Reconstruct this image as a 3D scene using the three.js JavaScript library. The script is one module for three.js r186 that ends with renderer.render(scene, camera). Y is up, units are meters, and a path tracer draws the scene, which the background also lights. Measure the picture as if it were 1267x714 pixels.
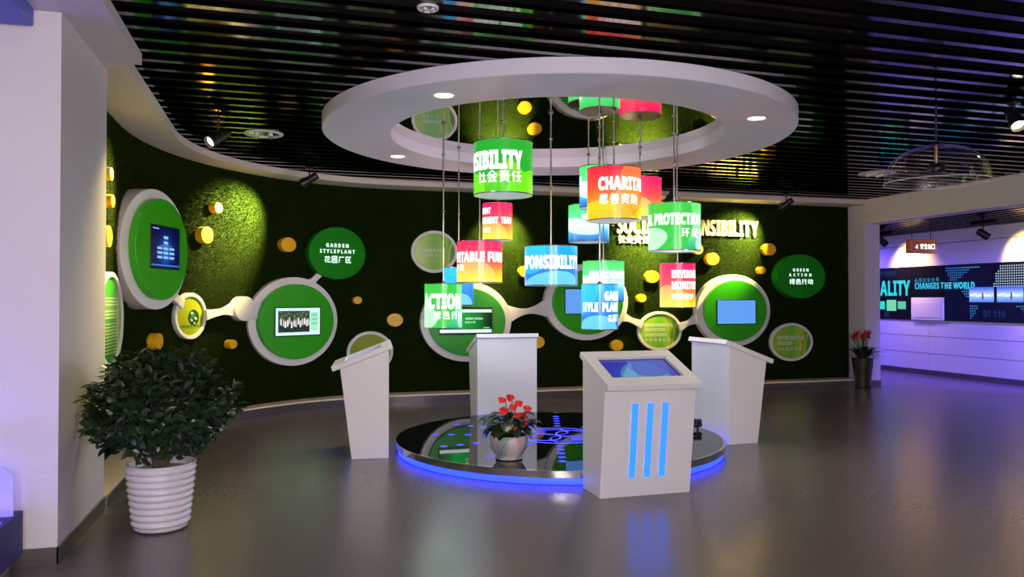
import * as THREE from 'three';
import { RectAreaLightUniformsLib } from 'three/addons/lights/RectAreaLightUniformsLib.js';
import { mergeGeometries, toCreasedNormals } from 'three/addons/utils/BufferGeometryUtils.js';
import { RoundedBoxGeometry } from 'three/addons/geometries/RoundedBoxGeometry.js';
import { TextGeometry } from 'three/addons/geometries/TextGeometry.js';
import { FontLoader } from 'three/addons/loaders/FontLoader.js';

// ---------------------------------------------------------------- camera, light, exposure
// Room axes: x runs along the back wall to the right, y up, -z towards the back wall. Metres.
const scene = new THREE.Scene();
scene.background = new THREE.Color(0x000000);
const renderer = new THREE.WebGLRenderer({ antialias: true });
renderer.toneMapping = THREE.LinearToneMapping;
renderer.toneMappingExposure = 1.0;
renderer.shadowMap.enabled = true;
RectAreaLightUniformsLib.init();

const YAW = THREE.MathUtils.degToRad(16.3), PITCH = Math.atan(13 / 960);
const camera = new THREE.PerspectiveCamera(2 * Math.atan(357 / 960) * 180 / Math.PI, 1267 / 714, 0.05, 100);
camera.position.set(0, 1.5, 0);
camera.lookAt(Math.sin(YAW) * Math.cos(PITCH), 1.5 + Math.sin(PITCH), -Math.cos(YAW) * Math.cos(PITCH));
scene.add(camera);

// the photographer's flash, on the camera
const flash = new THREE.SpotLight(new THREE.Color(1.0, 0.95, 0.97), 18, 0, 1.0, 0.6, 2);
flash.position.set(-0.02, 1.64, 0.02);
flash.target.position.set(2.2, 1.55, -7.4);
flash.shadow.radius = 1.5;
scene.add(flash, flash.target);

const SPOT_WARM = new THREE.Color(1.0, 0.8, 0.24), SPOT_CD = 190;     // wall-washing track spots
const DOWN_WARM = new THREE.Color(1.0, 0.86, 0.66), DOWN_CD = 12;      // downlights in the ring
const UNSEEN_HALL = new THREE.Color(1.0, 0.9, 1.0), UNSEEN_HALL_NITS = 4.5;    // unseen ceiling panels, placed to light the hall from out of view
const VIOLET = new THREE.Color(0.16, 0.1, 1.0), VIOLET_CD = 190;      // unseen floodlights that tint the right-hand passage violet
const UNSEEN_GLOBE = new THREE.Color(1.0, 0.91, 0.93), UNSEEN_GLOBE_CD = 31;      // unseen globes behind the camera, placed to light what faces it
const LED_BLUE = new THREE.Color(0.03, 0.05, 1.0);

// ---------------------------------------------------------------- helpers
let seed = 20240611;
function rnd() { seed = (seed + 0x6D2B79F5) | 0; let t = Math.imul(seed ^ (seed >>> 15), 1 | seed); t = (t + Math.imul(t ^ (t >>> 7), 61 | t)) ^ t; return ((t ^ (t >>> 14)) >>> 0) / 4294967296; }
const rr = (a, b) => a + (b - a) * rnd();
const V3 = (x, y, z) => new THREE.Vector3(x, y, z);
const used = new Map();
function numbered(name) { const n = used.get(name) || 0; used.set(name, n + 1); return n ? `${name}_${String(n).padStart(3, '0')}` : name; }
function part(name, geo, mat, parent, label) { const m = new THREE.Mesh(geo, mat); m.name = name; if (label) m.userData.label = label; parent.add(m); return m; }
function thing(name, label, category, pos = [0, 0, 0], turn = 0, group) {
  const g = new THREE.Group(); g.name = numbered(name); g.position.set(...pos); g.rotation.y = turn;
  g.userData = { label, category }; if (group) g.userData.group = group; scene.add(g); return g;
}
function solo(name, geo, mat, label, category, group) {
  const m = new THREE.Mesh(geo, mat); m.name = numbered(name); m.userData = { label, category }; if (group) m.userData.group = group; scene.add(m); return m;
}
function struct(name, geo, mat, label, category) { const m = new THREE.Mesh(geo, mat); m.name = name; m.userData = { kind: 'structure', label, category }; scene.add(m); return m; }
function structGroup(name, label, category) { const g = new THREE.Group(); g.name = name; g.userData = { kind: 'structure', label, category }; scene.add(g); return g; }
const box = (x0, x1, y0, y1, z0, z1) => new THREE.BoxGeometry(Math.abs(x1 - x0), Math.abs(y1 - y0), Math.abs(z1 - z0)).translate((x0 + x1) / 2, (y0 + y1) / 2, (z0 + z1) / 2);
// room block given as x range, depth range (metres towards the back wall) and height range
const block = (u0, u1, v0, v1, h0, h1) => box(u0, u1, h0, h1, -v1, -v0);
function tube(pts, r, seg = 24, rad = 8) { return new THREE.TubeGeometry(new THREE.CatmullRomCurve3(pts), seg, r, rad, false); }
function rod(a, b, r, n = 10) {
  const d = b.clone().sub(a), g = new THREE.CylinderGeometry(r, r, d.length(), n);
  g.applyQuaternion(new THREE.Quaternion().setFromUnitVectors(V3(0, 1, 0), d.clone().normalize()));
  return g.translate((a.x + b.x) / 2, (a.y + b.y) / 2, (a.z + b.z) / 2);
}
const crisp = g => toCreasedNormals(g, 0.5);
const lathe = (p, n = 48) => new THREE.LatheGeometry(p.map(([r, y]) => new THREE.Vector2(r, y)), n);
const merge = (list) => mergeGeometries(list.map(g => { const h = g.index ? g.toNonIndexed() : g; for (const k of Object.keys(h.attributes)) if (!['position', 'normal', 'uv'].includes(k)) h.deleteAttribute(k); return h; }));
function ellipseShape(a, b, n = 72) { const s = new THREE.Shape(); for (let i = 0; i <= n; i++) { const t = i / n * 2 * Math.PI; i ? s.lineTo(a * Math.cos(t), b * Math.sin(t)) : s.moveTo(a, 0); } return s; }
function oval(a, b, z0, z1, bev = 0.008) {
  const g = new THREE.ExtrudeGeometry(ellipseShape(a - bev, b - bev), { depth: z1 - z0 - bev, bevelEnabled: true, bevelThickness: bev, bevelSize: bev, bevelSegments: 2, curveSegments: 4 });
  // only the front bevel matters; the back sits inside the wall
  return g.translate(0, 0, z0);
}
function ovalRing(a, b, w, z0, z1, bev = 0.006) {
  const s = ellipseShape(a - bev, b - bev), hole = new THREE.Path();
  for (let i = 0; i <= 72; i++) { const t = -i / 72 * 2 * Math.PI, x = (a - w + bev) * Math.cos(t), y = (b - w + bev) * Math.sin(t); i ? hole.lineTo(x, y) : hole.moveTo(x, y); }
  s.holes.push(hole);
  return new THREE.ExtrudeGeometry(s, { depth: z1 - z0 - bev, bevelEnabled: true, bevelThickness: bev, bevelSize: bev, bevelSegments: 2 }).translate(0, 0, z0);
}
function ovalFace(a, b, z) {
  const g = new THREE.ShapeGeometry(ellipseShape(a, b)), p = g.attributes.position, uv = g.attributes.uv;
  for (let i = 0; i < p.count; i++) uv.setXY(i, p.getX(i) / (2 * a) + 0.5, p.getY(i) / (2 * b) + 0.5);
  return g.translate(0, 0, z);
}

// ---------------------------------------------------------------- textures
function noiseGrid(n, cells, s0) {            // tiling value noise, several octaves
  const out = new Float32Array(n * n); let amp = 1, tot = 0;
  for (let c = cells, o = 0; o < 5 && c <= n; c *= 2, o++, amp *= 0.55) {
    const v = new Float32Array(c * c); for (let i = 0; i < c * c; i++) v[i] = rnd(); tot += amp;
    for (let y = 0; y < n; y++) for (let x = 0; x < n; x++) {
      const fx = x / n * c, fy = y / n * c, x0 = Math.floor(fx), y0 = Math.floor(fy), a = fx - x0, b = fy - y0, sx = a * a * (3 - 2 * a), sy = b * b * (3 - 2 * b), x1 = (x0 + 1) % c, y1 = (y0 + 1) % c;
      out[y * n + x] += amp * ((v[y0 * c + x0] * (1 - sx) + v[y0 * c + x1] * sx) * (1 - sy) + (v[y1 * c + x0] * (1 - sx) + v[y1 * c + x1] * sx) * sy);
    }
  }
  for (let i = 0; i < n * n; i++) out[i] /= tot; return out;
}
function dataTex(n, f, srgb, repeat = 1) {
  const d = new Uint8Array(n * n * 4);
  for (let i = 0; i < n * n; i++) { const c = f(i, i % n, Math.floor(i / n)); d[i * 4] = c[0]; d[i * 4 + 1] = c[1]; d[i * 4 + 2] = c[2]; d[i * 4 + 3] = 255; }
  const t = new THREE.DataTexture(d, n, n); t.wrapS = t.wrapT = THREE.RepeatWrapping; t.magFilter = THREE.LinearFilter; t.minFilter = THREE.LinearMipmapLinearFilter; t.generateMipmaps = true;
  t.repeat.set(repeat, repeat); if (srgb) t.colorSpace = THREE.SRGBColorSpace; t.needsUpdate = true; return t;
}
function canvasTex(w, h, draw) {
  const c = document.createElement('canvas'); c.width = w; c.height = h; const x = c.getContext('2d'); draw(x, w, h);
  const t = new THREE.CanvasTexture(c); t.colorSpace = THREE.SRGBColorSpace; t.anisotropy = 8; return t;
}
const nA = noiseGrid(256, 8), nB = noiseGrid(256, 32), nC = noiseGrid(256, 4);
const clamp8 = v => Math.max(0, Math.min(255, v));
const floorColor = dataTex(256, i => { const k = 122 + 16 * (nB[i] - 0.5); return [clamp8(k + 4), clamp8(k - 1), clamp8(k - 3)]; }, true, 2.5);
const plasterBump = dataTex(256, i => { const k = 128 + 140 * (nB[i] - 0.5); return [k, k, k].map(clamp8); }, false, 1.5);
const turfColor = dataTex(256, i => { const k = 0.6 + 0.8 * nB[i]; return [clamp8(20 * k), clamp8(36 * k), clamp8(10 * k)]; }, true, 3);
const brushed = dataTex(256, (i, x, y) => { const k = 105 + 70 * (nB[(y * 256) + ((x * 1) >> 5)] - 0.5) + 12 * (nA[i] - 0.5); return [k, k, k].map(clamp8); }, false, 1);
const mirrorWave = dataTex(256, i => { const k = 128 + 110 * (nC[i] - 0.5) + rr(-0.5, 0.5); return [k, k, k].map(clamp8); }, false, 0.5);

// ---------------------------------------------------------------- lettering
const CN = {   // strokes of the Chinese characters on a 10 x 10 grid
  社: '2,.5 3,1.5|.8,2.8 4.2,2.8 1,6.5|2.7,4.8 2.7,10|2.9,5.2 4.3,6.3|5.2,4 9.6,4|7.4,1 7.4,9|4.6,9 10,9',
  会: '5,0 .3,4.5|5,0 9.7,4.5|2.8,4 7.2,4|1,6 9,6|4.5,6 2,9.3 8,8.9|6.5,7.2 8.8,9.8',
  责: '1,1 9,1|1.5,2.6 8.5,2.6|.3,4.2 9.7,4.2|5,0 5,4.2|2,8.3 2,5.5 8,5.5 8,8.3|5,6.2 4.6,8 1,10|5.8,8 9,10',
  任: '3,0 .5,4.5|2,3 2,10|9,.6 4.3,1.6|3.8,4.6 10,4.6|6.8,1.3 6.8,9|4.3,9 9.6,9',
  花: '.5,1.8 9.5,1.8|3.2,.3 3.2,3.2|6.8,.3 6.8,3.2|3.5,3.6 .6,7|2.3,5.8 2.3,10|9,4.2 5,6.8|5.4,3.8 5.4,9.2 9.4,9.2 9.4,7.6',
  园: '1,.5 9,.5 9,9.7 1,9.7 1,.5|3,2.6 7,2.6|2.4,4.4 7.6,4.4|4.2,4.4 2.6,8|6,4.4 6,7.8 7.8,7.8',
  厂: '9.5,1.2 1.8,1.2 1.8,6 .4,10', 区: '9.4,.8 1,.8 1,9.4 9.6,9.4|7.6,2.4 3,7.6|3.2,2.8 7.8,7.4',
  绿: '2.4,.2 .6,3.4 3.2,3.2 .6,6.4 3.6,5.8|.4,9 3.8,8|4.8,.8 8.8,.8 8.8,3.8|4.8,2.3 8.8,2.3|4.2,3.9 9.8,3.9|7,3.9 7,9.6 6,9|5,5.2 6,6.2|4.4,8.6 6.2,7|9,4.8 7.4,6.4 9.8,9',
  色: '3.4,0 1,3|3,1.2 7.2,1.2 6,3|1.8,3.2 8.4,3.2 8.4,6 1.8,6|1.8,3.2 1.8,9.4 9.4,9.4 9.4,7.6|5,3.2 5,6',
  行: '3,.2 .6,3|3.4,2.6 .4,6|2,4.6 2,10|4.8,1.4 9.2,1.4|4.2,4.2 9.8,4.2|7.6,4.2 7.6,9.6 6.2,9',
  动: '.6,1.4 4.4,1.4|.2,3.6 4.8,3.6|2.4,3.6 .8,7.6 4.2,7|3.6,5.6 4.8,8.4|5.2,2.8 9.4,2.8 8.8,9.4 7.4,8.8|7,.4 7,4 5,9.8',
  慈: '3,.1 3.8,1.2|7,.1 6.2,1.2|.6,1.6 9.4,1.6|3.2,1.8 1.4,3.6 3.4,3.6 1.2,5.6 4.4,5.4|7.2,1.8 5.6,3.6 7.6,3.6 5.4,5.6 8.6,5.4|1.2,7 .6,9.2|3,6.8 3.4,9.4 7,9.4 7,8.2|5,6.4 5.6,7.6|8,6.8 9.4,8.6',
  善: '3,.1 3.6,1|7,.1 6.4,1|1,1.4 9,1.4|1.6,2.8 8.4,2.8|5,1.2 5,5.6|.6,4.2 9.4,4.2|.4,5.8 9.6,5.8|2.4,7 7.6,7 7.6,9.6 2.4,9.6 2.4,7',
  资: '1,.8 2.4,1.8|.6,4 3,2.8|4.6,0 3.6,2|4.4,1.2 8.8,1.2 8,2.4|6.2,1.4 4,4|6.2,2 9.4,4|2,8.2 2,5 8,5 8,8.2|5,5.8 4.6,7.8 1,9.9|5.8,8 9,9.9',
  助: '1,8.4 1,1 4,1 4,8|1,3.4 4,3.4|1,5.8 4,5.8|.2,8.8 4.8,8|5.2,3 9.4,3 8.8,9.4 7.4,8.8|7,.4 7,4 5,9.8',
  环: '.6,1.2 4,1.2|.8,4.6 3.8,4.6|2.3,1.2 2.3,8.4|.3,8.8 4.2,7.8|4.8,1.2 9.8,1.2|7.4,1.2 4.6,6|7,3.4 7,10|7.4,4 9.6,6',
  境: '.4,3 3.6,3|2,.8 2,8|.2,8.6 3.8,7.6|6.8,0 7.2,.8|4.4,1.2 9.6,1.2|5.6,1.6 6,2.8|8.4,1.6 8,2.8|4,3 9.8,3|5,4 9,4 9,6.6 5,6.6 5,4|5,5.3 9,5.3|6.2,6.8 4.2,9.8|7.8,6.8 7.8,9.4 9.8,9.4',
  保: '3,0 .5,4.5|2,3 2,10|4.2,.8 9,.8 9,3.8 4.2,3.8 4.2,.8|3.6,5.6 9.8,5.6|6.6,3.8 6.6,10|6.4,5.8 3.6,9|6.8,5.8 9.6,9',
  护: '.4,2.4 4,2.4|2.2,.2 2.2,9.4 1,8.8|.4,6.2 4,4.8|6.6,0 7.4,1.2|5,4.8 9.4,4.8 9.4,2 5,2 5,6 4,10',
  中: '1,2.4 9,2.4 9,6.4 1,6.4 1,2.4|5,0 5,10', 水: '5,0 5,9.4 3.8,8.8|.6,3 4,3 .6,8|8.8,1.8 5.6,4.4|5.4,3.6 9.6,8.4',
  回: '.8,.8 9.2,.8 9.2,9.4 .8,9.4 .8,.8|3.2,3.2 6.8,3.2 6.8,6.8 3.2,6.8 3.2,3.2',
  用: '.4,9.8 1.6,6 1.6,.8 8.6,.8 8.6,9.6|1.6,3.6 8.6,3.6|1.6,6.2 8.6,6.2|5,.8 5,9.4',
  流: '.6,.8 1.8,1.8|.2,3.6 1.6,4.4|.4,9.4 2.4,5.6|3,1.4 9.8,1.4|6.2,0 6.6,1.2|5.4,1.6 4,4 8.4,3.6|4.4,5 4.2,7.6 3,9.8|6.2,5 6.2,9.6|8,5 8,9.4 9.8,9.4',
  程: '3.6,.2 1,1.2|.2,2.8 4.4,2.8|2.4,1 2.4,10|2.2,3.4 .2,7|2.6,3.6 4.2,5.6|5.2,.8 9,.8 9,3.6 5.2,3.6 5.2,.8|5,5 9.4,5|5.2,7 9.2,7|4.6,9.4 9.8,9.4|7.2,5 7.2,9.4',
  关: '3,.2 3.8,1.8|7,.2 6.2,1.8|1.2,2.4 8.8,2.4|.4,5 9.6,5|5,2.4 5,5 .6,9.8|5,5 9.4,9.8', 注: '.6,.8 1.8,1.8|.2,3.6 1.6,4.4|.4,9.4 2.4,5.6|6,0 6.8,1.4|3.6,2.4 9.6,2.4|4,5.6 9.2,5.6|6.5,2.4 6.5,9.2|3.2,9.2 9.8,9.2',
  品: '3,.6 7,.6 7,4 3,4 3,.6|.6,5.6 4.4,5.6 4.4,9.6 .6,9.6 .6,5.6|5.6,5.6 9.4,5.6 9.4,9.6 5.6,9.6 5.6,5.6',
  质: '8.6,.2 2,1 2,5 .6,9.6|2,2.8 9.4,2.8|5.6,1 5.4,4.2|3.6,8 3.6,4.4 8.6,4.4 8.6,8|6,5.4 5.6,7.6 2.6,9.8|6.6,7.8 9.4,9.6',
  改: '.8,1.4 4.2,1.4 4.2,4.4 .8,4.4 .8,9 4.4,7.6|6.6,.2 5,4|6,2.6 9.8,2.6|8.8,2.6 4.8,9.8|6,4.6 9.8,9.8',
  变: '5,0 5,1.2|.8,1.4 9.2,1.4|3.6,1.4 3.2,4.4|6.4,1.4 6.4,4.6|1.8,2.4 .8,4|8,2.4 9.2,4|1.4,5.6 8,5.6 1,9.8|3,6.4 9.2,9.8',
  世: '.4,3.4 9.6,3.4|2,1 2,9.2 9,9.2|4.6,.4 4.6,6.4 7.4,6.4 7.4,.4', 界: '2,.6 8,.6 8,4.6 2,4.6 2,.6|2,2.6 8,2.6|5,.6 5,4.6|4.6,4.8 .6,7.4|5.4,4.8 9.4,7.4|3.6,6.4 2.4,9.8|6.4,6.4 6.4,9.8',
  数: '1,1 1.6,2|4,.8 3.4,2|.4,2.8 4.8,2.8|2.6,.2 2.6,5|2.2,5.2 1,7.6 4.4,9.8|.4,6.6 5,6.6|4,6.6 .6,9.8|7,.2 5.6,4|6.4,2.6 9.8,2.6|8.8,2.6 5.2,9.8|6.4,4.6 9.8,9.8',
  据: '.4,2.4 4,2.4|2.2,.2 2.2,9.4|.4,6.2 4,4.8|4.8,9.8 4.8,.8 9.4,.8 9.4,3 4.8,3|5,4.8 9.8,4.8|7.4,3.2 7.4,6.4|5.8,6.6 9,6.6 9,9.6 5.8,9.6 5.8,6.6',
  监: '1.4,.8 1.4,4.8|3.2,.2 3.2,5.4|5.6,.2 4.6,3|5.2,1.6 9.4,1.6|6.4,3 8,4.4|1.8,9.2 1.8,6.2 8.2,6.2 8.2,9.2|4,6.2 4,9.2|6,6.2 6,9.2|.4,9.4 9.6,9.4',
  测: '.6,.8 1.8,1.8|.2,3.6 1.6,4.4|.4,9.4 2.2,5.6|3,7 3,1 6.2,1 6.2,7|4.6,2.6 4.4,7 2.6,9.8|4.8,7.4 6.4,9.6|7.6,1.4 7.6,7|9.4,.4 9.4,9.6 8.2,9',
  安: '5,0 5,1.4|.8,3.4 .8,1.6 9.2,1.6 9.2,3.4|4.4,2.8 2.8,6.8 8,9.8|.4,4.8 9.6,4.8|7,4.8 5.6,7.8 1,9.8', 全: '5,0 .3,4.2|5,0 9.7,4.2|2.2,4.4 7.8,4.4|2.4,6.8 7.6,6.8|5,4.4 5,9.4|.8,9.4 9.2,9.4',
  出: '5,.2 5,9.2|1.6,1.4 1.6,4.6 8.4,4.6 8.4,1.4|.8,5.8 .8,9.2 9.2,9.2 9.2,5.8', 口: '1,1 9,1 9,9.2 1,9.2 1,1',
};
const strokesOf = ch => CN[ch].split('|').map(s => s.split(' ').map(p => p.split(',').map(Number)));
function drawCN(x, str, left, top, size, pitch, weight = 0.13, hs = 1) {
  x.lineWidth = size * weight; x.lineCap = 'butt'; x.lineJoin = 'miter';
  [...str].forEach((ch, k) => { for (const s of strokesOf(ch)) { x.beginPath(); s.forEach(([a, b], i) => { const px = left + k * pitch + a * size / 10 * hs, py = top + b * size / 10; i ? x.lineTo(px, py) : x.moveTo(px, py); }); x.stroke(); } });
}
// heavy condensed capitals: cap height in pixels, horizontal squeeze
function drawCaps(x, str, left, base, cap, squeeze = 0.72, align = 'left', bold = 0.1, space = 0) {
  x.save(); x.font = `bold ${cap / 0.714}px sans-serif`; x.textAlign = 'left'; x.textBaseline = 'alphabetic'; x.lineJoin = 'miter'; x.lineWidth = cap * bold;
  const w = [...str].reduce((s, c) => s + x.measureText(c).width * squeeze + space, 0);
  let p = align === 'right' ? left - w : align === 'center' ? left - w / 2 : left;
  for (const c of str) { x.save(); x.translate(p, base); x.scale(squeeze, 1); x.fillText(c, 0, 0); if (bold) x.strokeText(c, 0, 0); x.restore(); p += x.measureText(c).width * squeeze + space; }
  x.restore(); return w;
}

// ---------------------------------------------------------------- materials
const std = (o) => new THREE.MeshStandardMaterial(o);
const phy = (o) => new THREE.MeshPhysicalMaterial(o);
const lin = (r, g, b) => new THREE.Color().setRGB(r, g, b);
const M = {
  plaster: std({ color: lin(0.62, 0.58, 0.6), roughness: 0.55, bumpMap: plasterBump, bumpScale: 0.0006 }),
  cream: std({ color: lin(0.68, 0.62, 0.56), roughness: 0.5, bumpMap: plasterBump, bumpScale: 0.0005 }),
  ledge: std({ color: lin(0.85, 0.7, 0.48), roughness: 0.5, bumpMap: plasterBump, bumpScale: 0.0005 }),
  ring: std({ color: lin(0.7, 0.68, 0.76), roughness: 0.55, bumpMap: plasterBump, bumpScale: 0.0004 }),
  floor: std({ color: lin(0.6, 0.55, 0.54), map: floorColor, roughness: 0.27 }),
  baseboard: std({ color: lin(0.2, 0.18, 0.17), metalness: 0.75, roughness: 0.28 }),
  concrete: std({ color: lin(0.27, 0.26, 0.25), roughness: 0.9, bumpMap: plasterBump, bumpScale: 0.001 }),
  slat: std({ color: lin(0.14, 0.128, 0.125), metalness: 1, roughness: 0.09 }),
  turf: phy({ color: 0xffffff, map: turfColor, roughness: 0.95, specularIntensity: 0.1 }),
  blade: phy({ color: 0xffffff, roughness: 0.6, specularIntensity: 0.12 }),
  white: std({ color: lin(0.72, 0.7, 0.71), roughness: 0.42 }),
  discWhite: std({ color: lin(0.84, 0.79, 0.75), roughness: 0.45 }),
  discGreen: std({ color: lin(0.034, 0.42, 0.004), roughness: 0.32 }),
  signGreen: phy({ color: lin(0.006, 0.25, 0.004), roughness: 0.6, specularIntensity: 0.3 }),
  orange: std({ color: lin(0.93, 0.48, 0.012), roughness: 0.4 }),
  black: std({ color: lin(0.008, 0.008, 0.008), roughness: 0.35 }),
  blackGlass: phy({ color: lin(0.004, 0.004, 0.005), roughness: 0.025, ior: 1.5 }),
  steel: std({ color: lin(0.5, 0.48, 0.47), metalness: 1, roughness: 0.22, roughnessMap: brushed }),
  chrome: std({ color: lin(0.62, 0.6, 0.58), metalness: 1, roughness: 0.16 }),
  brass: std({ color: lin(0.55, 0.42, 0.2), metalness: 1, roughness: 0.3 }),
  mirror: std({ color: lin(0.72, 0.72, 0.7), metalness: 1, roughness: 0.015, bumpMap: mirrorWave, bumpScale: 0.0012 }),
  ceramic: phy({ color: lin(0.66, 0.63, 0.67), roughness: 0.14, clearcoat: 1, clearcoatRoughness: 0.04 }),
  soil: std({ color: lin(0.35, 0.36, 0.36), roughness: 0.9 }),
  darkSoil: std({ color: lin(0.02, 0.015, 0.01), roughness: 0.95 }),
  leaf: [0, 1, 2, 3].map(k => phy({ color: [lin(0.009, 0.026, 0.007), lin(0.007, 0.02, 0.007), lin(0.013, 0.034, 0.007), lin(0.008, 0.022, 0.009)][k], roughness: 0.34, side: THREE.DoubleSide })),
  stem: std({ color: lin(0.1, 0.075, 0.05), roughness: 0.8 }),
  navy: std({ color: lin(0.025, 0.018, 0.16), roughness: 0.6 }),
  bluePaint: std({ color: lin(0.06, 0.09, 0.5), roughness: 0.45 }),
  red: phy({ color: lin(0.62, 0.012, 0.012), roughness: 0.25, side: THREE.DoubleSide }),
  letter: std({ color: lin(0.8, 0.68, 0.45), roughness: 0.4 }),
  wallPanel: std({ color: lin(0.7, 0.68, 0.72), roughness: 0.4 }),
  glass: phy({ color: lin(0.97, 0.97, 1), roughness: 0.02, transmission: 1, thickness: 0, ior: 1.75, side: THREE.DoubleSide }),
  acrylic: phy({ color: lin(0.8, 0.8, 1), roughness: 0.35, transmission: 0.7, thickness: 0, ior: 1.49 }),
};
const glow = (r, g, b, k = 1) => std({ color: 0x000000, roughness: 0.5, emissive: lin(r, g, b), emissiveIntensity: k });
const glowMap = (t, k = 1, rough = 0.3) => std({ color: 0x000000, roughness: rough, emissive: 0xffffff, emissiveMap: t, emissiveIntensity: k });
const printed = (t, rough = 0.4) => std({ color: 0xffffff, map: t, roughness: rough });

function areaLight(color, nits, w, h, pos, target) {
  const l = new THREE.RectAreaLight(color, nits, w, h); l.position.copy(pos); l.lookAt(target); scene.add(l); return l;
}
function spotLight(color, cd, pos, target, angle, penumbra, radius = 2) {
  const l = new THREE.SpotLight(color, cd, 0, angle, penumbra, 2); l.position.copy(pos); l.target.position.copy(target); l.shadow.radius = radius; scene.add(l, l.target); return l;
}

// ---------------------------------------------------------------- room shell
const CEIL = 3.22, SOFFIT = 3.14;
function uvMetres(g, axis = 'xz') {
  const p = g.attributes.position, n = g.attributes.normal, uv = g.attributes.uv;
  for (let i = 0; i < p.count; i++) {
    const ax = Math.abs(n.getX(i)), ay = Math.abs(n.getY(i)), az = Math.abs(n.getZ(i));
    if (ay >= ax && ay >= az) uv.setXY(i, p.getX(i), p.getZ(i)); else if (ax >= az) uv.setXY(i, p.getZ(i), p.getY(i)); else uv.setXY(i, p.getX(i), p.getY(i));
  }
  return g;
}
struct('floor', uvMetres(block(-5, 12.4, -4.2, 16.2, -0.1, 0)), M.floor, 'glossy grey-brown seamless floor of the hall', 'floor');

// plan curves (x, depth): turf face, ledge front, soffit edge; sampled at matching parameters
function plan(u0, vs, ve, uc, vc, ru, rv, uEnd) {
  const pts = [];
  for (let i = 0; i <= 12; i++) pts.push([u0, vs + (ve - vs) * i / 12]);
  for (let i = 1; i <= 48; i++) { const t = i / 48 * Math.PI / 2; pts.push([uc - ru * Math.cos(t), vc + rv * Math.sin(t)]); }
  for (let i = 1; i <= 12; i++) pts.push([uc + (uEnd - uc) * i / 12, vc + rv]);
  return pts;
}
const turfPlan = plan(-1.5, 5.9, 8.0, 1.6, 8.0, 3.1, 3.62, 9.66);
const backPlan = plan(-1.67, 5.9, 8.0, 1.6, 8.0, 3.27, 3.79, 9.66);
const ledgePlan = plan(-1.225, 6.16, 8.5, 1.6, 8.5, 2.825, 2.8, 9.66);
const soffitPlan = plan(-1.07, 5.935, 8.45, 1.55, 8.45, 2.62, 2.72, 9.66);
function between(A, B, h0, h1) {               // a solid strip between two plan curves
  const pos = [], uv = [], idx = []; let s = 0;
  const quad = (p, q, r, t, us) => { const k = pos.length / 3; pos.push(...p, ...q, ...r, ...t); uv.push(...us); idx.push(k, k + 1, k + 2, k, k + 2, k + 3); };
  for (let i = 0; i + 1 < A.length; i++) {
    const a = A[i], b = A[i + 1], c = B[i], d = B[i + 1], ds = Math.hypot(b[0] - a[0], b[1] - a[1]), e = s + ds;
    quad([a[0], h0, -a[1]], [b[0], h0, -b[1]], [b[0], h1, -b[1]], [a[0], h1, -a[1]], [s, h0, e, h0, e, h1, s, h1]);
    quad([d[0], h0, -d[1]], [c[0], h0, -c[1]], [c[0], h1, -c[1]], [d[0], h1, -d[1]], [s, h0, e, h0, e, h1, s, h1]);
    quad([a[0], h1, -a[1]], [b[0], h1, -b[1]], [d[0], h1, -d[1]], [c[0], h1, -c[1]], [s, 0, e, 0, e, 0.3, s, 0.3]);
    quad([c[0], h0, -c[1]], [d[0], h0, -d[1]], [b[0], h0, -b[1]], [a[0], h0, -a[1]], [s, 0, e, 0, e, 0.3, s, 0.3]);
    s = e;
  }
  for (const i of [0, A.length - 1]) { const a = A[i], c = B[i]; quad([a[0], h0, -a[1]], [a[0], h1, -a[1]], [c[0], h1, -c[1]], [c[0], h0, -c[1]], [0, 0, 0, 1, 1, 1, 1, 0]); }
  const g = new THREE.BufferGeometry(); g.setAttribute('position', new THREE.Float32BufferAttribute(pos, 3)); g.setAttribute('uv', new THREE.Float32BufferAttribute(uv, 2)); g.setIndex(idx);
  const f = g.toNonIndexed(); f.computeVertexNormals(); return f;
}
const wallBack = structGroup('wall_back', 'straight plaster back wall behind the green turf', 'wall');
const wallCorner = structGroup('wall_corner', 'curved plaster wall rounding the corner behind the green turf', 'wall');
const outPlan = plan(-1.77, 5.9, 8.0, 1.6, 8.0, 3.37, 3.89, 9.66);
for (const [g, a, b] of [[wallCorner, 0, 61], [wallBack, 60, 73]]) {
  part('plaster', between(backPlan.slice(a, b), outPlan.slice(a, b), 0, CEIL), M.plaster, g);
  part('turf_backing', between(turfPlan.slice(a, b), backPlan.slice(a, b), 0.105, SOFFIT - 0.001), M.turf, g, 'dark green matting');
}
const inner = (A, d) => A.map(([u, v], i) => { const a = A[Math.max(0, i - 1)], b = A[Math.min(A.length - 1, i + 1)], t = [b[0] - a[0], b[1] - a[1]], l = Math.hypot(...t); return [u + t[1] / l * d, v - t[0] / l * d]; });
struct('trim_1', between(ledgePlan, backPlan, 0, 0.104), M.ledge, 'low cream ledge running along the foot of the turf wall', 'ledge');
struct('baseboard_back', between(inner(ledgePlan, 0.008), ledgePlan, 0, 0.082), M.baseboard, 'dark brushed metal skirting in front of the cream ledge', 'baseboard');
struct('trim_2', between(soffitPlan, backPlan, SOFFIT, CEIL - 0.003), M.cream, 'cream curved soffit band along the top of the turf wall', 'soffit');

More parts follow.
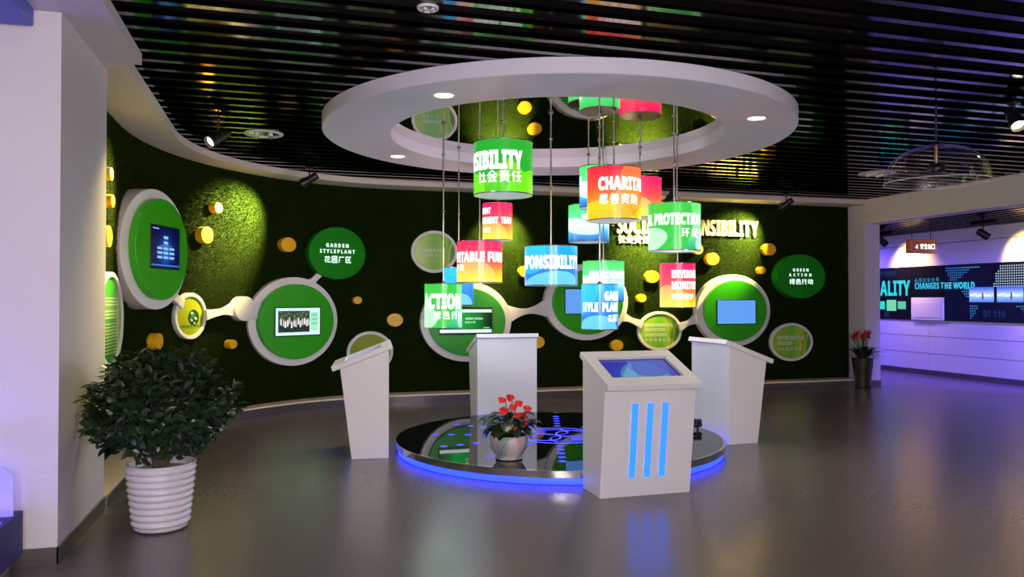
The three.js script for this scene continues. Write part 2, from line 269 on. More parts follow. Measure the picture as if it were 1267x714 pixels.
// left pier with its overhanging soffit
struct('wall_left', uvMetres(block(-4.2, -1.235, 4.97, 6.15, 0, CEIL)), M.plaster, 'wide white pier standing beside the potted bush', 'wall');
struct('baseboard_left', merge([block(-4.2, -1.225, 4.955, 4.97, 0, 0.095), block(-1.235, -1.222, 4.955, 6.16, 0, 0.095)]), M.baseboard, 'dark brushed metal skirting round the white pier', 'baseboard');
struct('trim_3', block(-1.7, -0.97, -4, 5.93, SOFFIT, CEIL - 0.003), M.plaster, 'white soffit board overhanging the white pier at the ceiling', 'soffit');
// outer walls that close the hall
struct('wall_side', block(-4.3, -4.2, -4.2, 6.15, 0, 4.0), M.plaster, 'plain white wall of the neighbouring bay on the left', 'wall');
struct('wall_front', block(-4.3, 12.4, -4.3, -4.2, 0, 4.0), M.plaster, 'plain white wall at the entrance end of the hall', 'wall');
struct('wall_end', block(9.66, 12.4, 16.2, 16.3, 0, 4.0), M.plaster, 'plain white wall closing the far end of the side passage', 'wall');

// right pier, header beam and passage beyond
struct('wall_slim', block(9.66, 9.97, 11.2, 16.2, 0, CEIL), M.plaster, 'slim white pier at the right end of the turf wall', 'wall');
struct('baseboard_pier', block(9.652, 9.978, 11.192, 11.7, 0, 0.09), M.baseboard, 'dark metal skirting at the foot of the slim white pier', 'baseboard');
struct('trim_4', block(9.66, 9.97, -4.2, 11.2, 2.8, CEIL), M.plaster, 'white header beam over the opening to the side passage', 'beam');

// ceilings: bare concrete slab with glossy metal slats, each slat its own piece
const ceilingG = structGroup('ceiling', 'ceiling of glossy dark metal slats with open gaps', 'ceiling');
part('concrete_slab', block(-4.3, 12.4, -4.3, 16.3, 4.0, 4.1), M.concrete, ceilingG);
const slatGeo = (len) => new THREE.BoxGeometry(len, 0.1, 0.058);
{
  const L = 9.64 + 4.1, geo = slatGeo(L);
  for (let k = 0; k < 66; k++) {
    const v = -4 + k * 0.24; if (v > 11.62) break;
    part('slat', geo, M.slat, ceilingG).position.set((9.64 - 4.1) / 2, CEIL + 0.05, -v);
  }
}
const ceilingP = structGroup('ceiling_passage', 'lower slatted dark ceiling over the blue-lit side passage', 'ceiling');
{
  const geo = slatGeo(20);
  for (let k = 0; k < 9; k++) { const m = part('slat', geo, M.slat, ceilingP); m.rotation.y = Math.PI / 2; m.position.set(10.12 + k * 0.24, 2.87, -6); }
  part('concrete_slab', block(9.97, 12.3, -4.2, 16.2, 3.5, 3.54), M.concrete, ceilingP);
}

// right wall of the passage: panel boards with open grooves
const wr = structGroup('wall_right', 'white panelled wall of the side passage lit violet', 'wall');
part('wall_core', block(12.18, 12.4, -4.2, 16.2, 0, 4.0), std({ color: lin(0.12, 0.11, 0.13), roughness: 0.8 }), wr);
{
  const rows = [[0.105, 0.425], [0.435, 0.76], [0.77, 1.078], [2.152, 2.572], [2.584, 2.815]];
  const joints = [-4.2, 1.5, 5.5, 8.6, 12.36, 16.2];
  for (const [a, b] of rows) for (let i = 0; i + 1 < joints.length; i++) part('panel', block(12.15, 12.18, joints[i] + 0.003, joints[i + 1] - 0.003, a, b), M.wallPanel, wr);
}
struct('baseboard_right', block(12.14, 12.18, -4.2, 16.2, 0, 0.1), M.baseboard, 'dark metal skirting along the panelled passage wall', 'baseboard');

// ---------------------------------------------------------------- artificial turf
const arc = [0]; for (let i = 1; i < turfPlan.length; i++) arc.push(arc[i - 1] + Math.hypot(turfPlan[i][0] - turfPlan[i - 1][0], turfPlan[i][1] - turfPlan[i - 1][1]));
const ARC = arc[arc.length - 1];
function onTurf(s) {          // plan position, inward normal and turn of a thing facing out of the wall
  let i = 0; while (i + 2 < arc.length && arc[i + 1] < s) i++;
  const k = (s - arc[i]) / (arc[i + 1] - arc[i]), a = turfPlan[i], b = turfPlan[i + 1], p = turfPlan[Math.max(0, i - 1)], q = turfPlan[Math.min(turfPlan.length - 1, i + 2)];
  const l = Math.hypot(q[0] - p[0], q[1] - p[1]), t = [(q[0] - p[0]) / l, (q[1] - p[1]) / l], n = [t[1], -t[0]];
  return { u: a[0] + (b[0] - a[0]) * k, v: a[1] + (b[1] - a[1]) * k, n, turn: Math.atan2(n[0], -n[1]) };
}
{
  const pos = [];
  for (let b = 0; b < 6; b++) {
    const a = b / 6 * 2 * Math.PI + 0.4 * b, l = 0.013 + 0.008 * ((b * 37) % 5) / 5, out = 0.35 + 0.4 * ((b * 53) % 7) / 7, w = 0.0015;
    const dx = Math.cos(a) * out * l, dy = Math.sin(a) * out * l - 0.006, px = -Math.sin(a) * w, py = Math.cos(a) * w;
    pos.push(px, py, 0, -px, -py, 0, dx, dy, l);
  }
  const g = new THREE.BufferGeometry(); g.setAttribute('position', new THREE.Float32BufferAttribute(pos, 3)); g.computeVertexNormals();
  const N = 300000, im = new THREE.InstancedMesh(g, M.blade, N), m = new THREE.Matrix4(), q = new THREE.Quaternion(), e = new THREE.Euler(), c = new THREE.Color();
  im.name = 'artificial_turf'; im.userData = { label: 'dark green artificial grass covering the curved back wall', category: 'turf', kind: 'stuff' };
  for (let i = 0; i < N; i++) {
    const o = onTurf(rnd() * ARC), h = rr(0.115, SOFFIT - 0.01);
    e.set(rr(-0.3, 0.3), o.turn + rr(-0.3, 0.3), rr(-0.9, 0.9), 'YXZ'); q.setFromEuler(e); const sc = rr(0.8, 1.5);
    m.compose(V3(o.u, h, -o.v), q, V3(sc, sc, sc)); im.setMatrixAt(i, m);
    const k = rr(0.7, 1.3); c.setRGB(rr(0.012, 0.026) * k, 0.034 * k, 0.001 * k); im.setColorAt(i, c);
  }
  scene.add(im);
}

// ---------------------------------------------------------------- ring canopy with mirror and downlights
const O = { u: 2.665, v: 7.43 };
{
  const g = thing('ring_canopy', 'white ring canopy under the slatted ceiling with a mirror filling its middle', 'canopy', [2.6, 0, -7.32]);
  part('ring_body', crisp(lathe([[1.635, CEIL - 0.002], [1.635, 3.105], [1.64, 3.1], [2.275, 3.1], [2.28, 3.105], [2.28, CEIL - 0.002], [1.635, CEIL - 0.002]], 128)), M.ring, g);
  for (let k = 0; k < 2; k++) {
    const s = new THREE.Shape(); const half = 1.633;
    for (let i = 0; i <= 48; i++) { const t = Math.PI * i / 48 + k * Math.PI, x = half * Math.cos(t), y = half * Math.sin(t) + (k ? -0.002 : 0.002); i ? s.lineTo(x, y) : s.moveTo(x, y); }
    const geo = new THREE.ExtrudeGeometry(s, { depth: 0.005, bevelEnabled: false }); geo.rotateX(Math.PI / 2); geo.translate(0, CEIL - 0.003, 0);
    part('mirror_panel', geo, M.mirror, g, 'polished mirror sheet inside the ring');
  }
  for (const deg of [60, 152, 240, 332]) {
    const a = THREE.MathUtils.degToRad(deg) - YAW, x = 1.95 * Math.cos(a), z = -1.95 * Math.sin(a);
    const tr = part('downlight', lathe([[0.076, 3.1], [0.078, 3.094], [0.1, 3.096], [0.101, 3.1005]], 32).translate(x, 0, z), M.white, g);
    part('downlight_lens', new THREE.CylinderGeometry(0.076, 0.076, 0.003, 32).translate(x, 3.0985, z), glow(1, 0.86, 0.62, 5), tr);
    spotLight(DOWN_WARM, DOWN_CD, V3(2.6 + x, 3.09, -7.32 + z), V3(2.6 + x, 0, -7.32 + z), 0.85, 0.7, 3);
  }
}

// ---------------------------------------------------------------- round platform
const ledDot = new THREE.CylinderGeometry(0.036, 0.036, 0.0012, 20);
{
  const g = thing('round_platform', 'low round black glass platform with steel rim and blue light strip', 'platform', [O.u, 0, -O.v]);
  part('plinth', lathe([[0, 0.002], [1.585, 0.002], [1.585, 0.1], [0, 0.1]], 96), M.black, g);
  part('led_strip', lathe([[1.586, 0.004], [1.61, 0.004], [1.61, 0.058], [1.586, 0.058]], 128), glow(0.02, 0.045, 1, 3.6), g, 'glowing blue light strip');
  part('steel_rim', crisp(lathe([[1.58, 0.06], [1.633, 0.06], [1.635, 0.063], [1.635, 0.117], [1.632, 0.12], [1.607, 0.12], [1.607, 0.1], [1.58, 0.1]], 160)), M.steel, g, 'brushed steel rim');
  for (let k = 0; k < 4; k++) {
    const a0 = THREE.MathUtils.degToRad(249 + 90 * k) - YAW + 0.0016, a1 = a0 + Math.PI / 2 - 0.0032, s = new THREE.Shape(); s.moveTo(0, 0);
    for (let i = 0; i <= 40; i++) { const t = a0 + (a1 - a0) * i / 40; s.lineTo(1.605 * Math.cos(t), 1.605 * Math.sin(t)); }
    part('glass_pane', new THREE.ExtrudeGeometry(s, { depth: 0.016, bevelEnabled: false }).rotateX(-Math.PI / 2).translate(0, 0.103, 0), M.blackGlass, g, 'black glass quarter pane');
  }
  const blue = glow(0.035, 0.04, 1, 2.2), pale = glow(0.075, 0.085, 1, 2.6), Y = 0.1195;
  for (let r = 0; r < 12; r++) for (let k = 0; k < 5; k++) {
    const a = THREE.MathUtils.degToRad(88 + 30 * r) - YAW, d = 0.58 + 0.17 * k;
    const m = part('led_dot', ledDot, blue, g); m.position.set(d * Math.cos(a), Y, -d * Math.sin(a));
  }
  const ringAt = (x, z, R, w, mat) => { const m = part('led_ring', new THREE.RingGeometry(R - w, R, 40, 1).rotateX(-Math.PI / 2).translate(0, 0.0006, 0), mat, g); m.position.set(x, Y, z); };
  ringAt(0, 0, 0.45, 0.022, pale); ringAt(-0.2, 0.05, 0.2, 0.016, pale); ringAt(0.19, -0.04, 0.2, 0.016, pale); ringAt(0.02, 0.2, 0.17, 0.014, blue); ringAt(0, -0.2, 0.17, 0.014, blue); ringAt(0, 0, 0.33, 0.012, blue);
  for (let k = 0; k < 6; k++) { const a = k * Math.PI / 3; const m = part('led_bar', new THREE.BoxGeometry(0.2, 0.0012, 0.02), k % 2 ? pale : blue, g); m.position.set(0.3 * Math.cos(a), Y, 0.3 * Math.sin(a)); m.rotation.y = -a + 0.6; }
  for (let k = 0; k < 20; k++) { const a = k / 20 * 2 * Math.PI, p = V3(O.u + 1.615 * Math.cos(a), 0.032, -O.v + 1.615 * Math.sin(a)); areaLight(LED_BLUE, 1.0, 0.46, 0.05, p, V3(O.u + 3 * Math.cos(a), 0.0, -O.v + 3 * Math.sin(a))); }
}

// ---------------------------------------------------------------- touch-screen kiosks
const kioskScreen = canvasTex(512, 320, (x, w, h) => {
  const g = x.createLinearGradient(0, 0, w, h); g.addColorStop(0, '#2a2fb4'); g.addColorStop(0.5, '#3c52c8'); g.addColorStop(1, '#3a2fc0'); x.fillStyle = g; x.fillRect(0, 0, w, h);
  x.fillStyle = 'rgba(90,190,205,.55)'; x.beginPath(); x.ellipse(w * 0.5, h * 0.95, w * 0.36, h * 0.85, 0.25, 0, 7); x.fill();
  x.fillStyle = 'rgba(64,84,200,.8)'; x.beginPath(); x.ellipse(w * 0.66, h * 0.35, w * 0.3, h * 0.55, 0.35, 0, 7); x.fill();
});
const KW = 0.755;
function makeKiosk(label) {
  const g = thing('kiosk', label, 'kiosk', [0, 0, 0], 0, 'white touch-screen kiosks round the platform');
  const s = new THREE.Shape([[0.004, 0], [0.34, 0], [0.449, 0.856], [0.004, 1.02]].map(p => new THREE.Vector2(...p)));
  const bodyGeo = new THREE.ExtrudeGeometry(s, { depth: KW - 0.008, bevelEnabled: true, bevelThickness: 0.004, bevelSize: 0.004, bevelSegments: 2 }).rotateY(-Math.PI / 2).translate((KW - 0.008) / 2, 0.004, 0);
  part('body', bodyGeo, M.white, g);
  // sloping top: local frame on the slope, x across, y up the slope
  const top = part('top_panel', (() => {
    const w = 0.772, l = 0.59, o = new THREE.Shape(); o.moveTo(-w / 2, 0); o.lineTo(w / 2, 0); o.lineTo(w / 2, l); o.lineTo(-w / 2, l); o.lineTo(-w / 2, 0);
    const h = new THREE.Path(); h.moveTo(-0.3, 0.125); h.lineTo(-0.3, 0.485); h.lineTo(0.3, 0.485); h.lineTo(0.3, 0.125); h.lineTo(-0.3, 0.125); o.holes.push(h);
    return new THREE.ExtrudeGeometry(o, { depth: 0.04, bevelEnabled: true, bevelThickness: 0.004, bevelSize: 0.003, bevelSegments: 2 }).translate(0, 0, -0.044);
  })(), M.white, g);
  const slope = Math.atan2(0.21, 0.55); top.position.set(0, 0.868, 0.532); top.rotation.x = -Math.PI / 2 + slope;
  part('screen_bezel', new THREE.BoxGeometry(0.6, 0.36, 0.012).translate(0, 0.305, -0.03), M.black, top);
  part('display_screen', new THREE.PlaneGeometry(0.565, 0.325).translate(0, 0.303, -0.0235), phy({ color: lin(0.01, 0.01, 0.012), roughness: 0.06, emissive: 0xffffff, emissiveMap: kioskScreen, emissiveIntensity: 0.75 }), top);
  const tilt = Math.atan2(0.109, 0.856);
  for (const x of [-0.125, 0, 0.125]) {
    const m = part('light_slot', new RoundedBoxGeometry(0.05, 0.575, 0.014, 2, 0.004), glow(0.018, 0.13, 1, 2.8), g, 'glowing blue light slot');
    m.position.set(x, 0.43, 0.344 + 0.109 * 0.43 / 0.856); m.rotation.x = tilt;
  }
  return g;
}
{
  const protos = makeKiosk('white kiosk with three glowing blue slots, its blue screen facing outward in front');
  const put = (o, u, v, turn) => { o.position.set(u, 0, -v); o.rotation.y = turn; };
  put(protos, 2.65, 5.77, 0);
  for (const [u, v, turn, label] of [[0.985, 7.74, -1.681, 'white kiosk in side profile standing left of the platform'], [2.6, 9.09, Math.PI, 'white kiosk seen from its plain back behind the red-flowered pot'], [4.385, 7.43, Math.PI / 2, 'white kiosk showing its back and side below the small water recycle sign']]) {
    const c = protos.clone(); c.name = numbered('kiosk'); c.userData = { ...protos.userData, label }; scene.add(c); put(c, u, v, turn);
  }
  areaLight(lin(0.018, 0.1, 1), 0.5, 0.3, 0.5, V3(2.667, 0.43, -5.78 + 0.44), V3(2.667, 0.0, -3));
}

// ---------------------------------------------------------------- hanging lantern lamps
const LAMP_BG = {
  green: (x, w, h) => { let g = x.createLinearGradient(0, 0, 0, h); g.addColorStop(0, '#8fe000'); g.addColorStop(1, '#3fb400'); x.fillStyle = g; x.fillRect(0, 0, w, h); x.fillStyle = '#1a9a26'; for (const k of [0.28, 0.78]) { x.beginPath(); x.ellipse(w * k, h * 0.15, w * 0.26, h * 0.62, 0.12, 0, 7); x.fill(); } x.fillStyle = 'rgba(110,215,20,.75)'; for (const k of [0.2, 0.7]) { x.beginPath(); x.ellipse(w * k, h * 1.05, w * 0.2, h * 0.5, -0.2, 0, 7); x.fill(); } },
  mint: (x, w, h) => { let g = x.createLinearGradient(0, 0, 0, h); g.addColorStop(0, '#5fd060'); g.addColorStop(0.6, '#7fe0a0'); g.addColorStop(1, '#18a060'); x.fillStyle = g; x.fillRect(0, 0, w, h); x.fillStyle = '#2fb83c'; for (const k of [0.42, 0.92]) { x.beginPath(); x.ellipse(w * k, h * 0.4, w * 0.2, h * 0.75, 0.3, 0, 7); x.fill(); } x.fillStyle = 'rgba(215,250,225,.75)'; for (const k of [0.3, 0.8]) { x.beginPath(); x.ellipse(w * k, h * 0.8, w * 0.16, h * 0.26, -0.2, 0, 7); x.fill(); } },
  red: (x, w, h) => { let g = x.createLinearGradient(0, 0, 0, h); g.addColorStop(0, '#f5103c'); g.addColorStop(0.42, '#f8502c'); g.addColorStop(0.75, '#f9a51a'); g.addColorStop(1, '#f07a10'); x.fillStyle = g; x.fillRect(0, 0, w, h); x.fillStyle = 'rgba(255,205,30,.7)'; for (const k of [0.36, 0.86]) { x.beginPath(); x.ellipse(w * k, h * 1.02, w * 0.26, h * 0.36, -0.1, 0, 7); x.fill(); } x.fillStyle = 'rgba(255,160,60,.6)'; for (const k of [0.62, 0.12]) { x.beginPath(); x.ellipse(w * k, h * 0.3, w * 0.09, h * 0.7, 0.3, 0, 7); x.fill(); } },
  pink: (x, w, h) => { let g = x.createLinearGradient(0, 0, 0, h); g.addColorStop(0, '#f8105c'); g.addColorStop(0.5, '#fb4a48'); g.addColorStop(0.8, '#fcb41a'); g.addColorStop(1, '#fdd820'); x.fillStyle = g; x.fillRect(0, 0, w, h); x.fillStyle = 'rgba(255,215,120,.55)'; for (const k of [0.4, 0.9]) { x.beginPath(); x.ellipse(w * k, h * 1.0, w * 0.22, h * 0.5, -0.25, 0, 7); x.fill(); } },
  blue: (x, w, h) => { let g = x.createLinearGradient(0, 0, 0, h); g.addColorStop(0, '#18a8f0'); g.addColorStop(0.5, '#1f86ee'); g.addColorStop(1, '#1660e0'); x.fillStyle = g; x.fillRect(0, 0, w, h); x.fillStyle = 'rgba(120,215,255,.75)'; for (const k of [0.45, 0.95]) { x.beginPath(); x.ellipse(w * k, h * 1.12, w * 0.24, h * 0.42, -0.25, 0, 7); x.fill(); } x.fillStyle = 'rgba(40,200,250,.6)'; for (const k of [0.34, 0.84]) { x.beginPath(); x.ellipse(w * k, h * 0.2, w * 0.14, h * 0.5, 0.4, 0, 7); x.fill(); } },
  sea: (x, w, h) => { let g = x.createLinearGradient(0, 0, 0, h); g.addColorStop(0, '#3ccc58'); g.addColorStop(0.4, '#5fdc9c'); g.addColorStop(0.55, '#c8f4fa'); g.addColorStop(0.72, '#48b8e8'); g.addColorStop(1, '#1660b8'); x.fillStyle = g; x.fillRect(0, 0, w, h); x.fillStyle = 'rgba(225,250,255,.8)'; for (const k of [0.4, 0.9]) { x.beginPath(); x.ellipse(w * k, h * 0.6, w * 0.2, h * 0.2, 0.2, 0, 7); x.fill(); } },
};
const LAMP_TINT = { green: lin(0.35, 0.85, 0.1), mint: lin(0.35, 0.9, 0.4), red: lin(1, 0.3, 0.08), pink: lin(1, 0.25, 0.15), blue: lin(0.15, 0.5, 1), sea: lin(0.3, 0.85, 0.8) };
function lamp(u, v, top, bot, dia, bg, label, words) {
  const R = dia / 2, H = top - bot, W = 1024, h = Math.round(W * H / (Math.PI * dia)), turn = Math.atan2(-u, v);
  const tex = canvasTex(W, h, (x) => {
    LAMP_BG[bg](x, W, h); x.fillStyle = x.strokeStyle = '#ffffff';
    for (const t of words) {
      const X = W * (0.5 + t.deg / 360), y = t.y * h;
      if (t.cn) { const X2 = W * (0.5 + t.to / 360), n = t.cn.length, pitch = (X2 - X) / n; drawCN(x, t.cn, X, y, t.cap * h, pitch, 0.14, Math.min(1, pitch * 0.9 / (t.cap * h))); }
      else drawCaps(x, t.en, X, y, t.cap * h, t.sq || 0.62, t.end ? 'right' : 'left', 0.12);
    }
  });
  const g = thing('pendant_lamp', label, 'pendant lamp', [u, bot, -v], turn, 'printed drum pendant lamps below the mirror');
  const shadeGeo = new THREE.CylinderGeometry(R, R, H, 64, 1, true, -Math.PI, 2 * Math.PI).translate(0, H / 2, 0);
  part('lamp_shade', shadeGeo, phy({ color: lin(0.02, 0.02, 0.02), roughness: 0.22, emissive: 0xffffff, emissiveMap: tex, emissiveIntensity: 1.45, side: THREE.DoubleSide }), g);
  part('bottom_diffuser', new THREE.CylinderGeometry(R - 0.006, R - 0.006, 0.004, 48).translate(0, 0.012, 0), glow(0.55, 0.75, 0.8, 0.55), g, 'pale glowing bottom disc');
  part('bottom_rim', lathe([[R - 0.004, 0], [R + 0.003, 0], [R + 0.003, 0.008], [R - 0.004, 0.008], [R - 0.004, 0]], 64), M.chrome, g);
  part('top_rim', lathe([[R - 0.004, H - 0.008], [R + 0.003, H - 0.008], [R + 0.003, H], [R - 0.004, H], [R - 0.004, H - 0.008]], 64), M.chrome, g);
  part('top_cap', new THREE.CylinderGeometry(R - 0.004, R - 0.004, 0.004, 48).translate(0, H - 0.006, 0), M.brass, g);
  const L = CEIL - 0.009 - bot;
  part('rod', rod(V3(0, H, 0), V3(0, L, 0), 0.0085, 10), M.chrome, g);
  part('collar', lathe([[0.0086, H - 0.004], [0.026, H - 0.004], [0.026, H + 0.006], [0.0125, H + 0.022], [0.0086, H + 0.022]], 20), M.chrome, g);
  for (const k of [0.45, 0.8]) if ((L - H) > 0.3) part('coupling', new THREE.SphereGeometry(0.016, 12, 8).scale(1, 1.2, 1).translate(0, H + (L - H) * k, 0), M.chrome, g);
  part('mount', lathe([[0.0086, L], [0.022, L], [0.022, L - 0.012], [0.0086, L - 0.018]], 20), M.chrome, g);
  const p = new THREE.PointLight(LAMP_TINT[bg].clone().lerp(lin(0.9, 0.85, 1), 0.6), 1.9, 0, 2); p.position.set(u, bot + H / 2, -v); p.shadow.radius = 3; scene.add(p);
}
const SR = 'SOCIAL RESPONSIBILITY', EP = 'ENVIRONMENTAL PROTECTION', CF = 'CHARITABLE FUND';
lamp(1.757, 6.275, 2.81, 2.366, 0.495, 'green', 'lime green drum lamp reading SIBILITY, higher than the pink TEAM lamp', [{ en: SR, deg: 38, end: 1, y: 0.55, cap: 0.31, sq: 0.6 }, { cn: '社会责任', deg: -56, to: 40, y: 0.6, cap: 0.21 }]);
lamp(2.338, 8.589, 2.596, 2.168, 0.343, 'pink', 'slim pink to yellow drum lamp reading TEAM', [{ en: 'MANAGEMENT', deg: -27, end: 1, y: 0.3, cap: 0.15 }, { en: 'DEPARTMENT  TEAM', deg: 66, end: 1, y: 0.56, cap: 0.16 }, { cn: '慈善', deg: -65, to: -25, y: 0.66, cap: 0.14 }]);
lamp(1.98, 8.0, 2.11, 1.67, 0.48, 'pink', 'wide pink to yellow drum lamp reading TABLE FUND', [{ en: CF, deg: 84, end: 1, y: 0.5, cap: 0.22, sq: 0.72 }, { cn: '慈善资助', deg: -128, to: -36, y: 0.56, cap: 0.16 }]);
lamp(1.47, 7.4, 1.65, 1.22, 0.36, 'mint', 'pale green drum lamp reading ACTION, the lowest on the left', [{ en: 'GREEN ACTION', deg: 68, end: 1, y: 0.55, cap: 0.3, sq: 0.66 }, { cn: '绿色行动', deg: -30, to: 80, y: 0.62, cap: 0.17 }]);
lamp(1.879, 8.57, 1.857, 1.43, 0.337, 'blue', 'slim plain blue drum lamp half hidden behind the ACTION lamp', []);
lamp(2.33, 6.7, 1.98, 1.62, 0.48, 'blue', 'wide blue drum lamp reading PONSIBILITY', [{ en: SR, deg: 78, end: 1, y: 0.57, cap: 0.3, sq: 0.66 }]);
lamp(3.232, 7.703, 2.912, 2.47, 0.432, 'sea', 'green to blue drum lamp directly behind the red CHARITABLE lamp', [{ en: EP, deg: -62, end: 1, y: 0.45, cap: 0.2 }]);
lamp(3.45, 8.56, 2.61, 2.17, 0.478, 'sea', 'green drum lamp with a white and blue wave hanging left of the gold wall lettering', [{ en: 'WATER RECYCLE', deg: -20, y: 0.42, cap: 0.13 }]);
lamp(2.84, 6.44, 2.67, 2.2, 0.48, 'red', 'red to orange drum lamp reading CHARITABLE', [{ en: CF, deg: -35, y: 0.45, cap: 0.22, sq: 0.72 }, { cn: '慈善资助', deg: -32, to: 60, y: 0.53, cap: 0.19 }]);
lamp(3.845, 7.99, 2.86, 2.403, 0.474, 'pink', 'plain pink drum lamp half hidden right of the red CHARITABLE lamp', []);
lamp(3.47, 6.49, 2.38, 1.94, 0.48, 'mint', 'green drum lamp reading PROTECTION above a slim pink lamp', [{ en: EP, deg: 74, end: 1, y: 0.46, cap: 0.21, sq: 0.64 }, { cn: '环境保护', deg: 14, to: 112, y: 0.54, cap: 0.19 }]);
lamp(3.9, 7.23, 1.87, 1.41, 0.36, 'pink', 'slim pink to yellow drum lamp reading ENVIRON below the green PROTECTION lamp', [{ en: 'ENVIRONMENTAL', deg: -20, y: 0.33, cap: 0.16 }, { en: 'MONITORING', deg: -20, y: 0.58, cap: 0.16 }, { cn: '环境保护', deg: -20, to: 62, y: 0.68, cap: 0.14 }]);
lamp(3.445, 8.109, 1.93, 1.473, 0.465, 'sea', 'green drum lamp with white wave reading ENVIRON behind the blue STYLE lamp', [{ en: 'ENVIRONMENTAL', deg: -42, y: 0.44, cap: 0.17 }]);
lamp(2.99, 7.13, 1.65, 1.2, 0.36, 'blue', 'slim bright blue drum lamp reading STYLE', [{ en: 'GARDEN', deg: 14, y: 0.36, cap: 0.18 }, { en: 'STYLE  PLANT', deg: -66, y: 0.6, cap: 0.18 }, { cn: '花园厂区', deg: 26, to: 100, y: 0.67, cap: 0.15 }]);

// ---------------------------------------------------------------- things mounted on the turf wall
function wallThing(name, label, category, s, h, group, over) {
  const o = over || onTurf(s); return thing(name, label, category, [o.u, h, -o.v], o.turn, group);
}
const screenTex = {
  chart: canvasTex(512, 340, (x, w, h) => {
    x.fillStyle = '#050a3c'; x.fillRect(0, 0, w, h); let g = x.createRadialGradient(w / 2, h * 0.62, 5, w / 2, h * 0.62, w * 0.5); g.addColorStop(0, '#2f7cf0'); g.addColorStop(1, 'rgba(8,16,90,0)'); x.fillStyle = g; x.fillRect(0, 0, w, h);
    x.fillStyle = '#8fc4f4'; x.fillRect(20, 14, 110, 10); for (const [a, b, c, d] of [[215, 74, 82, 24], [215, 118, 82, 24], [100, 168, 90, 20], [211, 168, 90, 20], [322, 168, 90, 20], [100, 206, 90, 20], [211, 206, 90, 20], [322, 206, 90, 20], [100, 244, 90, 20], [211, 244, 90, 20], [322, 244, 90, 20]]) x.fillRect(a, b, c, d);
    x.strokeStyle = '#8fc4f4'; x.lineWidth = 3; x.beginPath(); x.moveTo(256, 98); x.lineTo(256, 168); x.moveTo(145, 155); x.lineTo(367, 155); x.stroke(); x.fillStyle = '#3a7ad0'; x.fillRect(0, h - 26, w, 12);
  }),
  garden: canvasTex(512, 320, (x, w, h) => {
    x.fillStyle = '#d8f4fa'; x.fillRect(0, 0, w, h); x.fillStyle = '#2a3c2a'; x.fillRect(28, 34, 360, 250);
    for (let i = 0; i < 260; i++) { const a = 28 + rnd() * 350, b = 34 + rnd() * 110; x.fillStyle = ['#3f5c34', '#22351f', '#5a7a4a', '#8fa880'][i % 4]; x.fillRect(a, b, 10, 8); }
    for (let i = 0; i < 14; i++) { const a = 50 + i * 24 + 8 * rnd(), b = 110 + 60 * rnd(); x.fillStyle = ['#e8e8ea', '#c8ccd4', '#f4f0ee'][i % 3]; x.fillRect(a, b, 18, 70); x.fillStyle = '#1e2028'; x.fillRect(a + 2, b + 70, 14, 50); x.fillStyle = '#c89a80'; x.beginPath(); x.arc(a + 9, b - 8, 8, 0, 7); x.fill(); }
    x.fillStyle = '#a8f0c8'; x.fillRect(400, 50, 90, 220); x.fillStyle = '#80d8a8'; x.fillRect(410, 70, 70, 30); x.fillRect(410, 120, 70, 30); x.fillRect(410, 170, 70, 30);
  }),
  slide: canvasTex(512, 250, (x, w, h) => {
    x.fillStyle = '#0a2a14'; x.fillRect(0, 0, w, h); let g = x.createLinearGradient(0, 0, w, 0); g.addColorStop(0, '#0a3a2a'); g.addColorStop(0.3, '#18b848'); g.addColorStop(0.75, '#0c7a2c'); g.addColorStop(1, '#04180a'); x.fillStyle = g; x.fillRect(0, 40, w, 160);
    x.fillStyle = '#eafff4'; x.fillRect(0, 12, w, 30); x.fillRect(0, 206, w, 32); x.fillStyle = x.strokeStyle = '#e8ffee'; drawCaps(x, 'ENERGY SAVING', 250, 112, 20, 0.8, 'left', 0); drawCN(x, '绿色环保', 250, 128, 20, 26); x.fillStyle = '#8fe0a0'; x.fillRect(430, 186, 60, 10);
  }),
};
function bigDisc(s, h, label, tex, over, scr, fa = 0.594) {
  const g = wallThing('display_disc', label, 'display', s, h, 'large oval displays on the turf wall', over);
  part('base_disc', oval(0.708, 0.607, over || s < 7 ? -0.1 : 0.009, 0.13), M.discWhite, g, 'thick white oval base');
  part('face_disc', oval(fa, 0.51, 0.12, 0.2), M.discGreen, g, 'raised green oval face');
  const [w, hh, x, y] = scr;
  part('screen_bezel', new RoundedBoxGeometry(w + 0.03, hh + 0.03, 0.02, 1, 0.004).translate(x, y, 0.198), M.black, g);
  const mat = tex ? glowMap(tex, 1.05, 0.15) : phy({ color: lin(0.01, 0.01, 0.01), roughness: 0.15, emissive: lin(0.12, 0.36, 0.9), emissiveIntensity: 1.0 });
  part('display_screen', new THREE.PlaneGeometry(w, hh).translate(x, y, 0.2085), mat, g);
  return g;
}
const d1 = { u: -1.37, v: 8.57, turn: THREE.MathUtils.degToRad(72.5) };
bigDisc(0, 2.0, 'oval green display with a dark blue organisation chart screen beside the white pier', screenTex.chart, d1, [0.6, 0.41, 0.03, 0.02], 0.56);
bigDisc(5.75, 1.193, 'oval green display showing a garden group photo below the round GARDEN sign', screenTex.garden, null, [0.7, 0.37, 0, 0]);
bigDisc(8.43, 1.158, 'oval green display with a green slide behind the ACTION lamp', screenTex.slide, null, [0.8, 0.39, -0.03, 0.01]);
bigDisc(10.39, 1.452, 'oval green display with plain blue screen half behind the STYLE lamp', null, null, [0.73, 0.38, -0.03, 0.01]);
bigDisc(13.04, 1.303, 'oval green display with plain blue screen below the gold wall lettering', null, null, [0.72, 0.39, 0, -0.02]);

